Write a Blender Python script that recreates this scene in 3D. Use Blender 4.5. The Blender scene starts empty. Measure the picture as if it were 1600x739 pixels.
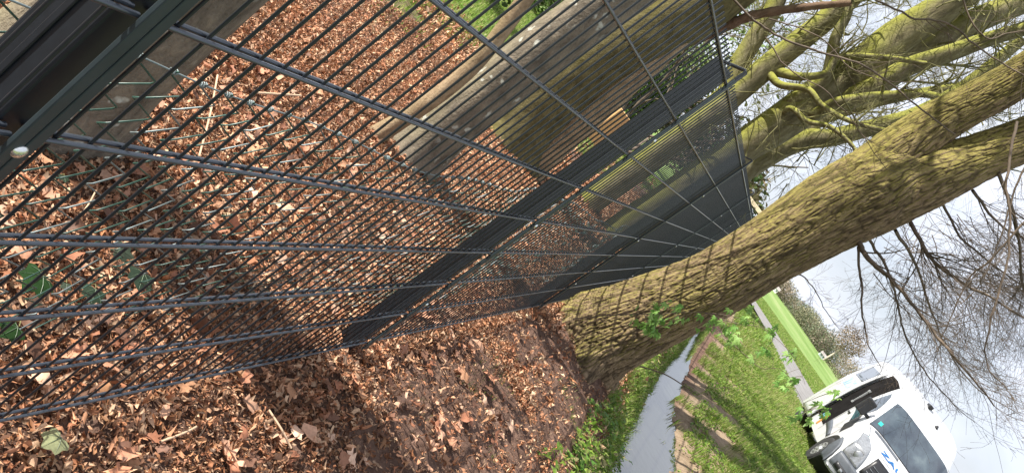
import bpy, math, random
import numpy as np
from mathutils import Vector, Matrix
rng = np.random.default_rng(7); random.seed(7)
PI = math.pi
scn = bpy.context.scene
col = scn.collection

# ------------------------------------------------------------------ camera
FPX = 1242.0
_M = np.array([[0.53672478, 0.29655439, 0.78992532], [0.82227972, 0.02604737, -0.56848711], [-0.18916282, 0.95466069, -0.22987039]])
_u, _, _v = np.linalg.svd(_M); CM = _u @ _v            # rows: image right, image down, forward (world coordinates)
CP = np.array([0.5427, -2.7344, 1.3551])
cam_d = bpy.data.cameras.new('camera'); cam = bpy.data.objects.new('camera', cam_d); col.objects.link(cam)
cam_d.sensor_fit = 'HORIZONTAL'; cam_d.sensor_width = 36.0; cam_d.lens = FPX / 1600 * 36
cam_d.clip_start = 0.02; cam_d.clip_end = 3000
R3 = Matrix((CM[0].tolist(), (-CM[1]).tolist(), (-CM[2]).tolist())).transposed()
cam.matrix_world = Matrix.Translation(CP.tolist()) @ R3.to_4x4()
scn.camera = cam
cam_d.dof.use_dof = False

def ray(px, py):
    d = np.array([(px - 800) / FPX, (py - 369.5) / FPX, 1.0]) @ CM
    return d / np.linalg.norm(d)
def at(px, py, y):                                     # photo measurement -> place at depth y along the fence
    d = ray(px, py); return CP + d * (y - CP[1]) / d[1]
def onz(px, py, z):
    d = ray(px, py); return CP + d * (z - CP[2]) / d[2]
def onx(px, py, x):
    d = ray(px, py); return CP + d * (x - CP[0]) / d[0]

# ------------------------------------------------------------------ light
SUN_DIR = np.array([-0.915, -0.40]); SUN_DIR /= np.linalg.norm(SUN_DIR); SUN_EL = math.radians(41)
to_sun = Vector((SUN_DIR[0] * math.cos(SUN_EL), SUN_DIR[1] * math.cos(SUN_EL), math.sin(SUN_EL)))
sd = bpy.data.lights.new('sun', 'SUN'); sd.energy = 5.0; sd.angle = math.radians(0.5); sd.color = (1.0, 0.95, 0.87)
so = bpy.data.objects.new('sun', sd); col.objects.link(so); so.rotation_euler = (-to_sun).to_track_quat('-Z', 'Y').to_euler()
world = bpy.data.worlds.new('World'); scn.world = world; world.use_nodes = True
wn = world.node_tree.nodes; wl = world.node_tree.links; wn.clear()
wo = wn.new('ShaderNodeOutputWorld'); bg = wn.new('ShaderNodeBackground'); bg.inputs[1].default_value = 0.062
sky = wn.new('ShaderNodeTexSky'); sky.sky_type = 'NISHITA'; sky.sun_disc = False
sky.sun_elevation = SUN_EL; sky.sun_rotation = math.atan2(to_sun.x, to_sun.y); sky.dust_density = 2.0; sky.air_density = 1.0
tc = wn.new('ShaderNodeTexCoord'); mp = wn.new('ShaderNodeMapping'); mp.inputs['Scale'].default_value = (1.1, 1.1, 3.2)
ns = wn.new('ShaderNodeTexNoise'); ns.inputs['Scale'].default_value = 2.3; ns.inputs['Detail'].default_value = 7; ns.inputs['Roughness'].default_value = .52; ns.inputs['Distortion'].default_value = .5
rp = wn.new('ShaderNodeValToRGB'); rp.color_ramp.elements[0].position = .40; rp.color_ramp.elements[1].position = .57
rp.color_ramp.elements[0].color = (.58, .58, .58, 1)
mx = wn.new('ShaderNodeMixRGB'); mx.inputs[2].default_value = (8.3, 8.8, 10.0, 1)
wl.new(tc.outputs['Generated'], mp.inputs[0]); wl.new(mp.outputs[0], ns.inputs[0]); wl.new(ns.outputs[0], rp.inputs[0])
wl.new(rp.outputs[0], mx.inputs[0]); wl.new(sky.outputs[0], mx.inputs[1]); wl.new(mx.outputs[0], bg.inputs[0]); wl.new(bg.outputs[0], wo.inputs[0])
scn.view_settings.view_transform = 'Standard'; scn.view_settings.look = 'None'; scn.view_settings.exposure = 1.05; scn.view_settings.gamma = 1.0
scn.view_settings.use_curve_mapping = False
scn.render.engine = 'CYCLES'; scn.cycles.max_bounces = 6; scn.cycles.use_denoising = True
scn.render.resolution_x = 1024; scn.render.resolution_y = 472

# ------------------------------------------------------------------ helpers
def lerp(a, b, t): return a + (b - a) * t
def tag(o, label=None, cat=None, group=None, kind=None):
    if label: o['label'] = label
    if cat: o['category'] = cat
    if group: o['group'] = group
    if kind: o['kind'] = kind
    return o
def empty(name, loc=(0, 0, 0), label=None, cat=None, group=None):
    o = bpy.data.objects.new(name, None); o.location = loc; o.empty_display_size = .1; col.objects.link(o)
    return tag(o, label, cat, group)
def link_mesh(name, me, mat, parent=None, smooth=False):
    if mat is not None: me.materials.append(mat)
    if smooth: me.polygons.foreach_set('use_smooth', np.ones(len(me.polygons), bool))
    o = bpy.data.objects.new(name, me); col.objects.link(o)
    if parent is not None:
        o.parent = parent
        o.matrix_parent_inverse = Matrix.Translation(parent.location).inverted() if parent.get('_world', 0) else Matrix.Identity(4)
    return o
def arr_mesh(name, V, F, mat, parent=None, smooth=False, colr=None):
    """F: int array (n,k)"""
    V = np.asarray(V, float); F = np.asarray(F, int); n, k = F.shape
    me = bpy.data.meshes.new(name); me.vertices.add(len(V)); me.vertices.foreach_set('co', V.ravel())
    me.loops.add(n * k); me.loops.foreach_set('vertex_index', F.ravel())
    me.polygons.add(n); me.polygons.foreach_set('loop_start', np.arange(n) * k); me.polygons.foreach_set('loop_total', np.full(n, k))
    me.update(calc_edges=True)
    if colr is not None:
        a = me.color_attributes.new('Col', 'FLOAT_COLOR', 'POINT'); a.data.foreach_set('color', np.asarray(colr, float).ravel())
    return link_mesh(name, me, mat, parent, smooth)
class MB:
    def __init__(s): s.V = []; s.F = []
    def add(s, V, F):
        b = len(s.V); s.V.extend([tuple(map(float, v)) for v in V]); s.F.extend([tuple(int(i) + b for i in f) for f in F])
    def box(s, c, d, R=None):
        c = np.array(c, float); h = np.array(d, float) / 2
        P = np.array([[sx, sy, sz] for sx in (-1, 1) for sy in (-1, 1) for sz in (-1, 1)]) * h
        if R is not None: P = P @ np.asarray(R).T
        s.add(P + c, [(0, 1, 3, 2), (4, 6, 7, 5), (0, 4, 5, 1), (2, 3, 7, 6), (0, 2, 6, 4), (1, 5, 7, 3)])
    def tube(s, P, r, n=8, cap=True):
        V, F = tube_arr(P, r, n); s.add(V, F)
        if cap: b = len(s.V) - len(V); s.F.append(tuple(range(b, b + n))[::-1]); s.F.append(tuple(range(b + len(V) - n, b + len(V))))
    def build(s, name, mat, parent=None, smooth=False, bevel=0):
        me = bpy.data.meshes.new(name); me.from_pydata(s.V, [], s.F); me.update()
        o = link_mesh(name, me, mat, parent, smooth)
        if bevel:
            m = o.modifiers.new('b', 'BEVEL'); m.width = bevel; m.segments = 2; m.limit_method = 'ANGLE'
        return o
def tube_arr(P, r, n=6):
    P = np.asarray(P, float); m = len(P); r = np.broadcast_to(np.asarray(r, float), (m,))
    T = np.gradient(P, axis=0); T /= np.linalg.norm(T, axis=1)[:, None] + 1e-12
    ref = np.array([0, 0, 1.]) if abs(T[0][2]) < .9 else np.array([1., 0, 0])
    A = np.cross(T[0], ref); A /= np.linalg.norm(A); As = [A]
    for i in range(1, m):
        A = As[-1] - T[i] * (As[-1] @ T[i]); A /= np.linalg.norm(A) + 1e-12; As.append(A)
    As = np.array(As); Bs = np.cross(T, As); th = np.arange(n) * 2 * PI / n
    V = P[:, None, :] + r[:, None, None] * (np.cos(th)[None, :, None] * As[:, None, :] + np.sin(th)[None, :, None] * Bs[:, None, :])
    i = np.arange(m - 1)[:, None] * n; j = np.arange(n)[None, :]; k = (j + 1) % n
    F = np.stack([i + j, i + k, i + n + k, i + n + j], -1).reshape(-1, 4)
    return V.reshape(-1, 3), F
class Tubes:
    def __init__(s): s.V = []; s.F = []; s.n = 0
    def add(s, P, r, n=5):
        V, F = tube_arr(P, r, n); s.V.append(V); s.F.append(F + s.n); s.n += len(V)
    def build(s, name, mat, parent=None, smooth=True):
        return arr_mesh(name, np.concatenate(s.V), np.concatenate(s.F), mat, parent, smooth)
def catmull(P, k=8):
    P = np.asarray(P, float); Q = np.concatenate([[2 * P[0] - P[1]], P, [2 * P[-1] - P[-2]]]); out = []
    for i in range(1, len(Q) - 2):
        for t in np.arange(k) / k:
            out.append(.5 * (2 * Q[i] + (Q[i + 1] - Q[i - 1]) * t + (2 * Q[i - 1] - 5 * Q[i] + 4 * Q[i + 1] - Q[i + 2]) * t ** 2 + (3 * Q[i] - Q[i - 1] - 3 * Q[i + 1] + Q[i + 2]) * t ** 3))
    out.append(P[-1]); return np.array(out)
# vectorised noise
def h2(ix, iy, s=0):
    n = (ix.astype(np.int64) * 374761393 + iy.astype(np.int64) * 668265263 + s * 974634777) & 0x7fffffff
    n = ((n ^ (n >> 13)) * 1274126177) & 0x7fffffff
    n = n ^ (n >> 16); return (n & 0xffff) / 65535.0
def vn(x, y, s=0):
    ix = np.floor(x); iy = np.floor(y); fx = x - ix; fy = y - iy; fx = fx * fx * (3 - 2 * fx); fy = fy * fy * (3 - 2 * fy)
    a = h2(ix, iy, s); b = h2(ix + 1, iy, s); c = h2(ix, iy + 1, s); d = h2(ix + 1, iy + 1, s)
    return (a + (b - a) * fx) + ((c + (d - c) * fx) - (a + (b - a) * fx)) * fy
def fbm(x, y, s=0, o=4):
    t = 0; a = .5; n = 0
    for i in range(o):
        t = t + a * vn(x * 2 ** i, y * 2 ** i, s + i * 17); n += a; a *= .5
    return t / n
def worley(x, y, s=0, wrap=None):
    ix = np.floor(x); iy = np.floor(y); F1 = np.full(x.shape, 9.); F2 = F1.copy()
    for dx in (-1, 0, 1):
        for dy in (-1, 0, 1):
            cx = ix + dx; cy = iy + dy; wx = np.mod(cx, wrap) if wrap else cx
            px = cx + .15 + .7 * h2(wx, cy, s); py = cy + .15 + .7 * h2(wx, cy, s + 5)
            d = np.hypot(px - x, py - y); F2 = np.minimum(F2, np.maximum(F1, d)); F1 = np.minimum(F1, d)
    return F1, F2

# ------------------------------------------------------------------ materials
def new_mat(name):
    m = bpy.data.materials.new(name); m.use_nodes = True; nt = m.node_tree
    return m, nt, nt.nodes['Principled BSDF']
def noise(nt, scale, detail=4, rough=.5, vec=None, dist=0):
    n = nt.nodes.new('ShaderNodeTexNoise'); n.inputs['Scale'].default_value = scale; n.inputs['Detail'].default_value = detail
    n.inputs['Roughness'].default_value = rough; n.inputs['Distortion'].default_value = dist
    if vec is not None: nt.links.new(vec, n.inputs['Vector'])
    return n
def objco(nt, scale=(1, 1, 1)):
    t = nt.nodes.new('ShaderNodeTexCoord'); m = nt.nodes.new('ShaderNodeMapping'); m.inputs['Scale'].default_value = scale
    nt.links.new(t.outputs['Object'], m.inputs[0]); return m.outputs[0]
def ramp(nt, fac, stops):
    r = nt.nodes.new('ShaderNodeValToRGB'); e = r.color_ramp.elements
    while len(e) < len(stops): e.new(.5)
    for i, (p, c) in enumerate(stops): e[i].position = p; e[i].color = (*c, 1)
    nt.links.new(fac, r.inputs[0]); return r.outputs[0]
def mixc(nt, fac, a, b, mode='MIX'):
    m = nt.nodes.new('ShaderNodeMixRGB'); m.blend_type = mode
    for i, v in ((0, fac), (1, a), (2, b)):
        if isinstance(v, (int, float)): m.inputs[i].default_value = v
        elif isinstance(v, tuple): m.inputs[i].default_value = (*v, 1)
        else: nt.links.new(v, m.inputs[i])
    return m.outputs[0]
def bump(nt, b, h, strength=.5, dist=.01):
    n = nt.nodes.new('ShaderNodeBump'); n.inputs['Strength'].default_value = strength; n.inputs['Distance'].default_value = dist
    nt.links.new(h, n.inputs['Height']); nt.links.new(n.outputs[0], b.inputs['Normal'])
def simple(name, c, rough=.5, metal=0, var=.12, scale=30, bmp=0, spec=.5, coat=0):
    m, nt, b = new_mat(name); v = objco(nt); n = noise(nt, scale, 5, .6, v)
    lo = tuple(x * (1 - var) for x in c); hi = tuple(min(1, x * (1 + var)) for x in c)
    nt.links.new(ramp(nt, n.outputs[0], [(.3, lo), (.7, hi)]), b.inputs['Base Color'])
    b.inputs['Roughness'].default_value = rough; b.inputs['Metallic'].default_value = metal; b.inputs['Specular IOR Level'].default_value = spec
    b.inputs['Coat Weight'].default_value = coat
    if bmp: bump(nt, b, n.outputs[0], bmp, .004)
    return m
def leafmat(name, rough=.6, trans=.25, bmp=True):
    m, nt, b = new_mat(name); a = nt.nodes.new('ShaderNodeAttribute'); a.attribute_name = 'Col'
    v = objco(nt); n = noise(nt, 90, 3, .6, v)
    c = mixc(nt, .55, a.outputs['Color'], ramp(nt, n.outputs[0], [(.3, (.45, .45, .45)), (.7, (1, 1, 1))]), 'MULTIPLY')
    nt.links.new(c, b.inputs['Base Color']); b.inputs['Roughness'].default_value = rough; b.inputs['Specular IOR Level'].default_value = .3
    if trans:
        t = nt.nodes.new('ShaderNodeBsdfTranslucent'); nt.links.new(c, t.inputs[0]); ms = nt.nodes.new('ShaderNodeMixShader'); ms.inputs[0].default_value = trans
        o = nt.nodes['Material Output']; nt.links.new(b.outputs[0], ms.inputs[1]); nt.links.new(t.outputs[0], ms.inputs[2]); nt.links.new(ms.outputs[0], o.inputs[0])
    return m
M = {}
M['fence'] = simple('anthracite_powder_coat', (.012, .016, .021), .40, 0, .15, 60, .05)
M['wire'] = simple('anthracite_wire_highlight', (.038, .047, .062), .32, .3, .15, 60, .05, .8, .3)  # base lifted above the rod coat to carry the sky highlight
M['strip'] = simple('anthracite_cover_strip', (.032, .046, .052), .42, .2, .12, 25, .05)
M['zinc'] = simple('zinc_bolt', (.75, .75, .72), .25, .9, .1, 80)
M['chain'] = simple('green_plastic_wire', (.035, .085, .065), .35, 0, .3, 60)
M['galv'] = simple('worn_wire', (.20, .24, .24), .45, .4, .3, 60)
M['leaf_litter'] = leafmat('dead_leaf', .62, .12)
M['green_leaf'] = leafmat('green_leaf', .5, .5)
M['grass'] = leafmat('grass_blade', .55, .35)
M['far_leaf'] = leafmat('far_foliage', .8, .1)
M['white_paint'] = simple('white_van_paint', (.56, .57, .58), .3, 0, .08, 2.2, 0, .5, .6)
M['grey_plastic'] = simple('grey_bumper_plastic', (.085, .095, .11), .5, 0, .12, 15, .05)
M['black_plastic'] = simple('black_plastic', (.018, .018, .02), .4, 0, .2, 20)
M['interior_shade'] = simple('interior_shade_paint', (.008, .007, .007), .9, 0, .6, 5, 0, .1)  # near-black paint standing in for the shade of the load space
M['rubber'] = simple('tyre_rubber', (.025, .025, .025), .8, 0, .2, 40, .2)
M['rim'] = simple('steel_rim', (.45, .46, .47), .4, .6, .2, 20)
M['blue_ink'] = simple('blue_lettering', (.05, .27, .62), .4, 0, .05, 5)
M['sticker'] = simple('teal_sticker', (.03, .45, .36), .4, 0, .05, 5)
M['lamp'] = simple('headlamp_glass', (.30, .31, .32), .08, .5, .25, 35, 0, .8, 1)
M['amber'] = simple('amber_reflector', (.55, .22, .05), .3, 0, .1, 20)
def m_glass():
    m, nt, b = new_mat('dark_glass'); v = objco(nt); n = noise(nt, 2.2, 4, .6, v)
    nt.links.new(ramp(nt, n.outputs[0], [(.35, (.02, .028, .04)), (.6, (.05, .07, .085)), (.75, (.10, .13, .14))]), b.inputs['Base Color'])
    b.inputs['Roughness'].default_value = .05; b.inputs['Specular IOR Level'].default_value = .9; b.inputs['Coat Weight'].default_value = .8; b.inputs['Coat Roughness'].default_value = .02
    return m
M['glass'] = m_glass()
def m_ground():
    m, nt, b = new_mat('earth_and_turf'); L = nt.links; v = objco(nt)
    sep = nt.nodes.new('ShaderNodeSeparateXYZ'); L.new(v, sep.inputs[0])
    n1 = noise(nt, 7, 8, .65, v); n2 = noise(nt, 60, 6, .7, v); n3 = noise(nt, .8, 4, .6, v); n4 = noise(nt, 2.5, 5, .6, v)
    soil = mixc(nt, .6, ramp(nt, n1.outputs[0], [(.3, (.085, .050, .036)), (.5, (.165, .10, .074)), (.72, (.26, .165, .12))]),
                ramp(nt, n2.outputs[0], [(.3, (.35, .33, .32)), (.65, (1, 1, 1))]), 'MULTIPLY')
    sand = mixc(nt, .5, ramp(nt, n1.outputs[0], [(.3, (.19, .135, .085)), (.7, (.38, .29, .20))]), ramp(nt, n2.outputs[0], [(.3, (.5, .5, .5)), (.65, (1, 1, 1))]), 'MULTIPLY')
    turf = mixc(nt, .7, ramp(nt, n4.outputs[0], [(.3, (.10, .13, .03)), (.5, (.15, .22, .04)), (.7, (.26, .24, .09))]), ramp(nt, n2.outputs[0], [(.3, (.45, .45, .4)), (.6, (1, 1, 1))]), 'MULTIPLY')
    mpf = nt.nodes.new('ShaderNodeMapping'); mpf.inputs['Scale'].default_value = (.05, .012, 1); mpf.inputs['Rotation'].default_value = (0, 0, .2); L.new(v, mpf.inputs[0])
    nf = noise(nt, 1.3, 6, .7, mpf.outputs[0]); nf2 = noise(nt, 1.2, 5, .7, v)
    field = mixc(nt, .45, ramp(nt, nf.outputs[0], [(.36, (.12, .20, .04)), (.5, (.19, .28, .08)), (.64, (.28, .33, .14))]), ramp(nt, nf2.outputs[0], [(.3, (.6, .62, .6)), (.6, (1, 1, 1))]), 'MULTIPLY')
    def mrange(src, a, c, k=0.0, nz=None):
        if nz is not None:
            ad = nt.nodes.new('ShaderNodeMath'); ad.operation = 'MULTIPLY_ADD'; L.new(nz, ad.inputs[0]); ad.inputs[1].default_value = k; L.new(src, ad.inputs[2]); src = ad.outputs[0]
        r = nt.nodes.new('ShaderNodeMapRange'); L.new(src, r.inputs[0]); r.inputs[1].default_value = a; r.inputs[2].default_value = c; return r.outputs[0]
    X, Y = sep.outputs[0], sep.outputs[1]
    f_sand = mrange(X, 1.45, 1.65)
    f_turf = mrange(X, 2.9, 3.5, 1.4, n4.outputs[0])
    f_left = mrange(X, -2.6, -3.6, 1.6, n3.outputs[0])
    f_far = mrange(Y, 24, 30)
    c = mixc(nt, f_sand, soil, sand); c = mixc(nt, f_turf, c, turf); c = mixc(nt, f_left, c, turf); c = mixc(nt, f_far, c, field)
    L.new(c, b.inputs['Base Color']); b.inputs['Roughness'].default_value = .95; b.inputs['Specular IOR Level'].default_value = .15
    ad = nt.nodes.new('ShaderNodeMath'); ad.operation = 'ADD'; L.new(n1.outputs[0], ad.inputs[0]); L.new(n2.outputs[0], ad.inputs[1])
    bump(nt, b, ad.outputs[0], .8, .02)
    return m
M['ground'] = m_ground()
def m_water():
    m, nt, b = new_mat('ditch_water'); v = objco(nt); n = noise(nt, 6, 3, .5, v)
    b.inputs['Base Color'].default_value = (.02, .022, .016, 1); b.inputs['Roughness'].default_value = .04; b.inputs['Specular IOR Level'].default_value = 1.0; b.inputs['IOR'].default_value = 1.6
    bump(nt, b, n.outputs[0], .12, .02); return m
M['water'] = m_water()
M['asphalt'] = simple('asphalt', (.20, .19, .18), .9, 0, .3, 3, .3)
def m_bark(name, brown, moss, light, vs=(14, 14, 3), b_str=.5, mossx=.5, attr=False, spots=False):
    m, nt, b = new_mat(name); L = nt.links; v = objco(nt, vs); v1 = objco(nt)
    n = noise(nt, 1.6, 6, .65, v, .4); nm = noise(nt, 2.2, 5, .6, v1); nf = noise(nt, 70, 4, .6, v1)
    base = ramp(nt, n.outputs[0], [(.3, tuple(x * .45 for x in brown)), (.5, brown), (.7, light)])
    ge = nt.nodes.new('ShaderNodeNewGeometry'); dp = nt.nodes.new('ShaderNodeVectorMath'); dp.operation = 'DOT_PRODUCT'
    L.new(ge.outputs['True Normal'], dp.inputs[0]); dp.inputs[1].default_value = (-.95, -.1, .45)       # moss grows on the damp, upward side
    ma = nt.nodes.new('ShaderNodeMath'); ma.operation = 'MULTIPLY_ADD'; L.new(dp.outputs['Value'], ma.inputs[0]); ma.inputs[1].default_value = mossx; L.new(nm.outputs[0], ma.inputs[2])
    if attr:                                              # the moss thickens up the trunk
        sz = nt.nodes.new('ShaderNodeSeparateXYZ'); L.new(v1, sz.inputs[0]); m2 = nt.nodes.new('ShaderNodeMath'); m2.operation = 'MULTIPLY_ADD'; L.new(sz.outputs[2], m2.inputs[0]); m2.inputs[1].default_value = .10; L.new(ma.outputs[0], m2.inputs[2])
        m3 = nt.nodes.new('ShaderNodeMath'); m3.operation = 'SUBTRACT'; L.new(m2.outputs[0], m3.inputs[0]); m3.inputs[1].default_value = .10; ma = m3
    fm = ramp(nt, ma.outputs[0], [(.50, (0, 0, 0)), (.88, (1, 1, 1))])
    c = mixc(nt, fm, base, mixc(nt, .3, moss, base, 'MIX'))
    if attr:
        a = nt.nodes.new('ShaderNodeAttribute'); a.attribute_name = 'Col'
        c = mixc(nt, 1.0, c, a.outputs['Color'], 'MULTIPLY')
    if spots:
        vo = nt.nodes.new('ShaderNodeTexVoronoi'); vo.inputs['Scale'].default_value = 13; nv = noise(nt, 9, 3, .6, v1); va = nt.nodes.new('ShaderNodeMixRGB'); va.blend_type = 'ADD'; va.inputs[0].default_value = .12; L.new(objco(nt, (1, 1, .6)), va.inputs[1]); L.new(nv.outputs['Color'], va.inputs[2]); L.new(va.outputs[0], vo.inputs['Vector'])
        n6 = noise(nt, 3, 3, .5, v1)
        sp = mixc(nt, 1.0, ramp(nt, vo.outputs['Distance'], [(.15, (1, 1, 1)), (.26, (0, 0, 0))]), ramp(nt, n6.outputs[0], [(.42, (0, 0, 0)), (.50, (1, 1, 1))]), 'MULTIPLY')
        c = mixc(nt, sp, c, (.50, .50, .43))
    c = mixc(nt, .4, c, ramp(nt, nf.outputs[0], [(.3, (.5, .5, .5)), (.65, (1, 1, 1))]), 'MULTIPLY')
    L.new(c, b.inputs['Base Color']); b.inputs['Roughness'].default_value = .9; b.inputs['Specular IOR Level'].default_value = .2
    ad = nt.nodes.new('ShaderNodeMath'); ad.operation = 'MULTIPLY_ADD'; L.new(nf.outputs[0], ad.inputs[0]); ad.inputs[1].default_value = .35; L.new(n.outputs[0], ad.inputs[2])
    bump(nt, b, ad.outputs[0], b_str, .02)
    return m
M['bark'] = m_bark('furrowed_bark', (.26, .185, .115), (.25, .235, .045), (.38, .285, .185), (16, 16, 4), .6, .50, attr=True)
M['beech'] = m_bark('smooth_grey_bark', (.20, .17, .13), (.25, .22, .12), (.30, .25, .18), (9, 9, 4), .8, .25, spots=True)
M['mossbark'] = m_bark('mossy_green_bark', (.19, .165, .095), (.29, .30, .04), (.30, .27, .17), (9, 9, 3), .7, .60)
M['redbark'] = m_bark('reddish_bark', (.16, .10, .07), (.16, .12, .06), (.24, .16, .11), (10, 10, 4), .9, .2)
M['tanbark'] = m_bark('tan_bark', (.30, .215, .13), (.30, .24, .12), (.44, .33, .21), (10, 10, 4), .7, .2)
M['olivebark'] = m_bark('olive_algae_bark', (.125, .105, .045), (.17, .155, .02), (.20, .17, .08), (9, 9, 4), .8, .5)
M['twig'] = simple('twig_bark', (.115, .085, .06), .85, 0, .4, 12)
M['twig_moss'] = simple('mossy_twig_bark', (.15, .14, .05), .85, 0, .35, 8)
M['wood'] = simple('cut_wood', (.52, .30, .12), .7, 0, .15, 12, .2)

# ------------------------------------------------------------------ ground
WATER_Z = -0.55
def gz(x, y, detail=True):
    x = np.asarray(x, float); y = np.asarray(y, float)
    wob = .10 * (fbm(y * .7, y * 0 + 3.1, 3) - .5) * 2
    xs = x - wob * np.clip((x - .3) / .8, 0, 1)
    yk = [0, 2, 3.5, 5.2, 7.3, 10, 14, 18, 40]             # the ditch narrows away from the camera
    Lw = np.interp(y, yk, [1.62, 1.46, 1.32, 1.18, 1.09, 1.05, 1.10, 1.15, 1.15]); Rw = np.interp(y, yk, [2.45, 2.2, 2.05, 1.80, 1.52, 1.31, 1.18, 1.17, 1.17])
    xs = np.where(x < .78, xs, np.where(x < Lw, .78 + (xs - .78) / (Lw - .78) * .40, np.where(x < Rw, 1.18 + (xs - Lw) / (Rw - Lw) * .48, np.where(x < 3.6, 1.66 + (xs - Rw) / (3.6 - Rw) * 1.94, xs))))
    kx = [-50, -.5, .10, .45, .78, .98, 1.18, 1.32, 1.52, 1.66, 1.95, 2.4, 2.9, 3.5, 60]
    kz = [-.08, -.08, -.085, -.115, -.17, -.34, -.57, -.70, -.70, -.56, -.45, -.31, -.21, -.15, -.15]
    z = np.interp(xs, kx, kz)
    if detail:
        near = np.clip(1 - (np.abs(y - 4) - 10) / 20, 0, 1)
        am = .012 + .022 * ((x > .1) & (x < .9)) + .05 * ((x > 2.0) & (x < 3.2))
        z = z + near * am * (fbm(x * 3.1, y * 3.1, 11, 5) - .5) * 2 + near * .012 * (fbm(x * 14, y * 14, 23, 3) - .5)
        bare = ((x > .02) & (x < 1.0) & (y > -2) & (y < 4.3))
        z = z + bare * (.030 * (fbm(x * 11, y * 16, 43, 3) - .5) + .016 * (fbm(x * 38, y * 45, 47, 2) - .5))
        z = z + near * ((x > 1.5) & (x < 3.4)) * .035 * (fbm(x * 7, y * 9, 49, 3) - .5)
        # erosion steps in the right bank
        z = z + near * ((x > 1.62) & (x < 3.1)) * -.06 * np.clip(fbm(x * .8 + y * .3, y * 1.6, 31, 3) - .52, 0, 1) * 4
        # spade ruts in the bare strip beside the fence
        z = z + near * ((x > .08) & (x < .85) & (y > -.6) & (y < 4)) * .045 * (np.sin(y * 10 - x * 3 + 4 * fbm(x * 2, y * 2, 5)) * .6) * fbm(x * 2, y * 2, 9)
    return z
def axis(dense0, dense1, step, far0, far1, g=1.09):
    a = list(np.arange(dense0, dense1, step)); s = step; v = dense1
    while v < far1: a.append(v); s *= g; v += s
    a.append(far1); s = step; v = dense0 - step
    b = []
    while v > far0: b.append(v); s *= g; v -= s
    b.append(far0); return np.array(b[::-1] + a)
def multi(levels, far0, far1):
    a = np.concatenate([np.arange(p, q - 1e-6, st) for p, q, st in levels]); hi = axis(levels[-1][1], levels[-1][1], levels[-1][2], levels[-1][1] - 1e-3, far1); lo = axis(levels[0][0], levels[0][0], levels[0][2], far0, levels[0][0] + 1e-3)
    return np.unique(np.round(np.concatenate([lo[lo < levels[0][0] - 1e-4], a, hi[hi >= levels[-1][1] - 1e-6]]), 5))
gx = multi([(-2.2, .0, .03), (.0, 1.05, .012), (1.05, 3.4, .022)], -600, 600); gy = multi([(-1.9, 4.3, .012), (4.3, 9.5, .024)], -60, 900)
GX, GY = np.meshgrid(gx, gy, indexing='ij'); GZ = gz(GX, GY)
n0, n1 = GX.shape; I = np.arange(n0 * n1).reshape(n0, n1)
F = np.stack([I[:-1, :-1], I[1:, :-1], I[1:, 1:], I[:-1, 1:]], -1).reshape(-1, 4)
g = arr_mesh('ground', np.stack([GX, GY, GZ], -1).reshape(-1, 3), F, M['ground'], smooth=True); tag(g, kind='structure')
wa = arr_mesh('water', [(.9, -30, WATER_Z), (2.7, -30, WATER_Z), (2.3, 20, WATER_Z), (.9, 20, WATER_Z)], [[0, 1, 2, 3]], M['water']); tag(wa, kind='structure')
RC = catmull([(7.4, -10), (7.4, 5), (7.1, 15), (6.6, 22), (5.7, 29), (4.5, 35), (2.3, 39.6), (-2, 42.5), (-9, 45), (-30, 48)], 8)
T = np.gradient(RC, axis=0); T /= np.linalg.norm(T, axis=1)[:, None]; Nn = np.stack([T[:, 1], -T[:, 0]], 1)
rv = []; 
for o_ in (-2.0, -.7, .7, 2.0):
    p = RC + Nn * o_; rv.append(np.stack([p[:, 0], p[:, 1], np.full(len(p), -.115 + (.02 if abs(o_) < 1 else 0))], 1))
rv = np.stack(rv, 1); k = len(RC); I = np.arange(k * 4).reshape(k, 4)
road = arr_mesh('road', rv.reshape(-1, 3), np.stack([I[:-1, :-1], I[:-1, 1:], I[1:, 1:], I[1:, :-1]], -1).reshape(-1, 4), M['asphalt'], smooth=True); tag(road, kind='structure')

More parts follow.
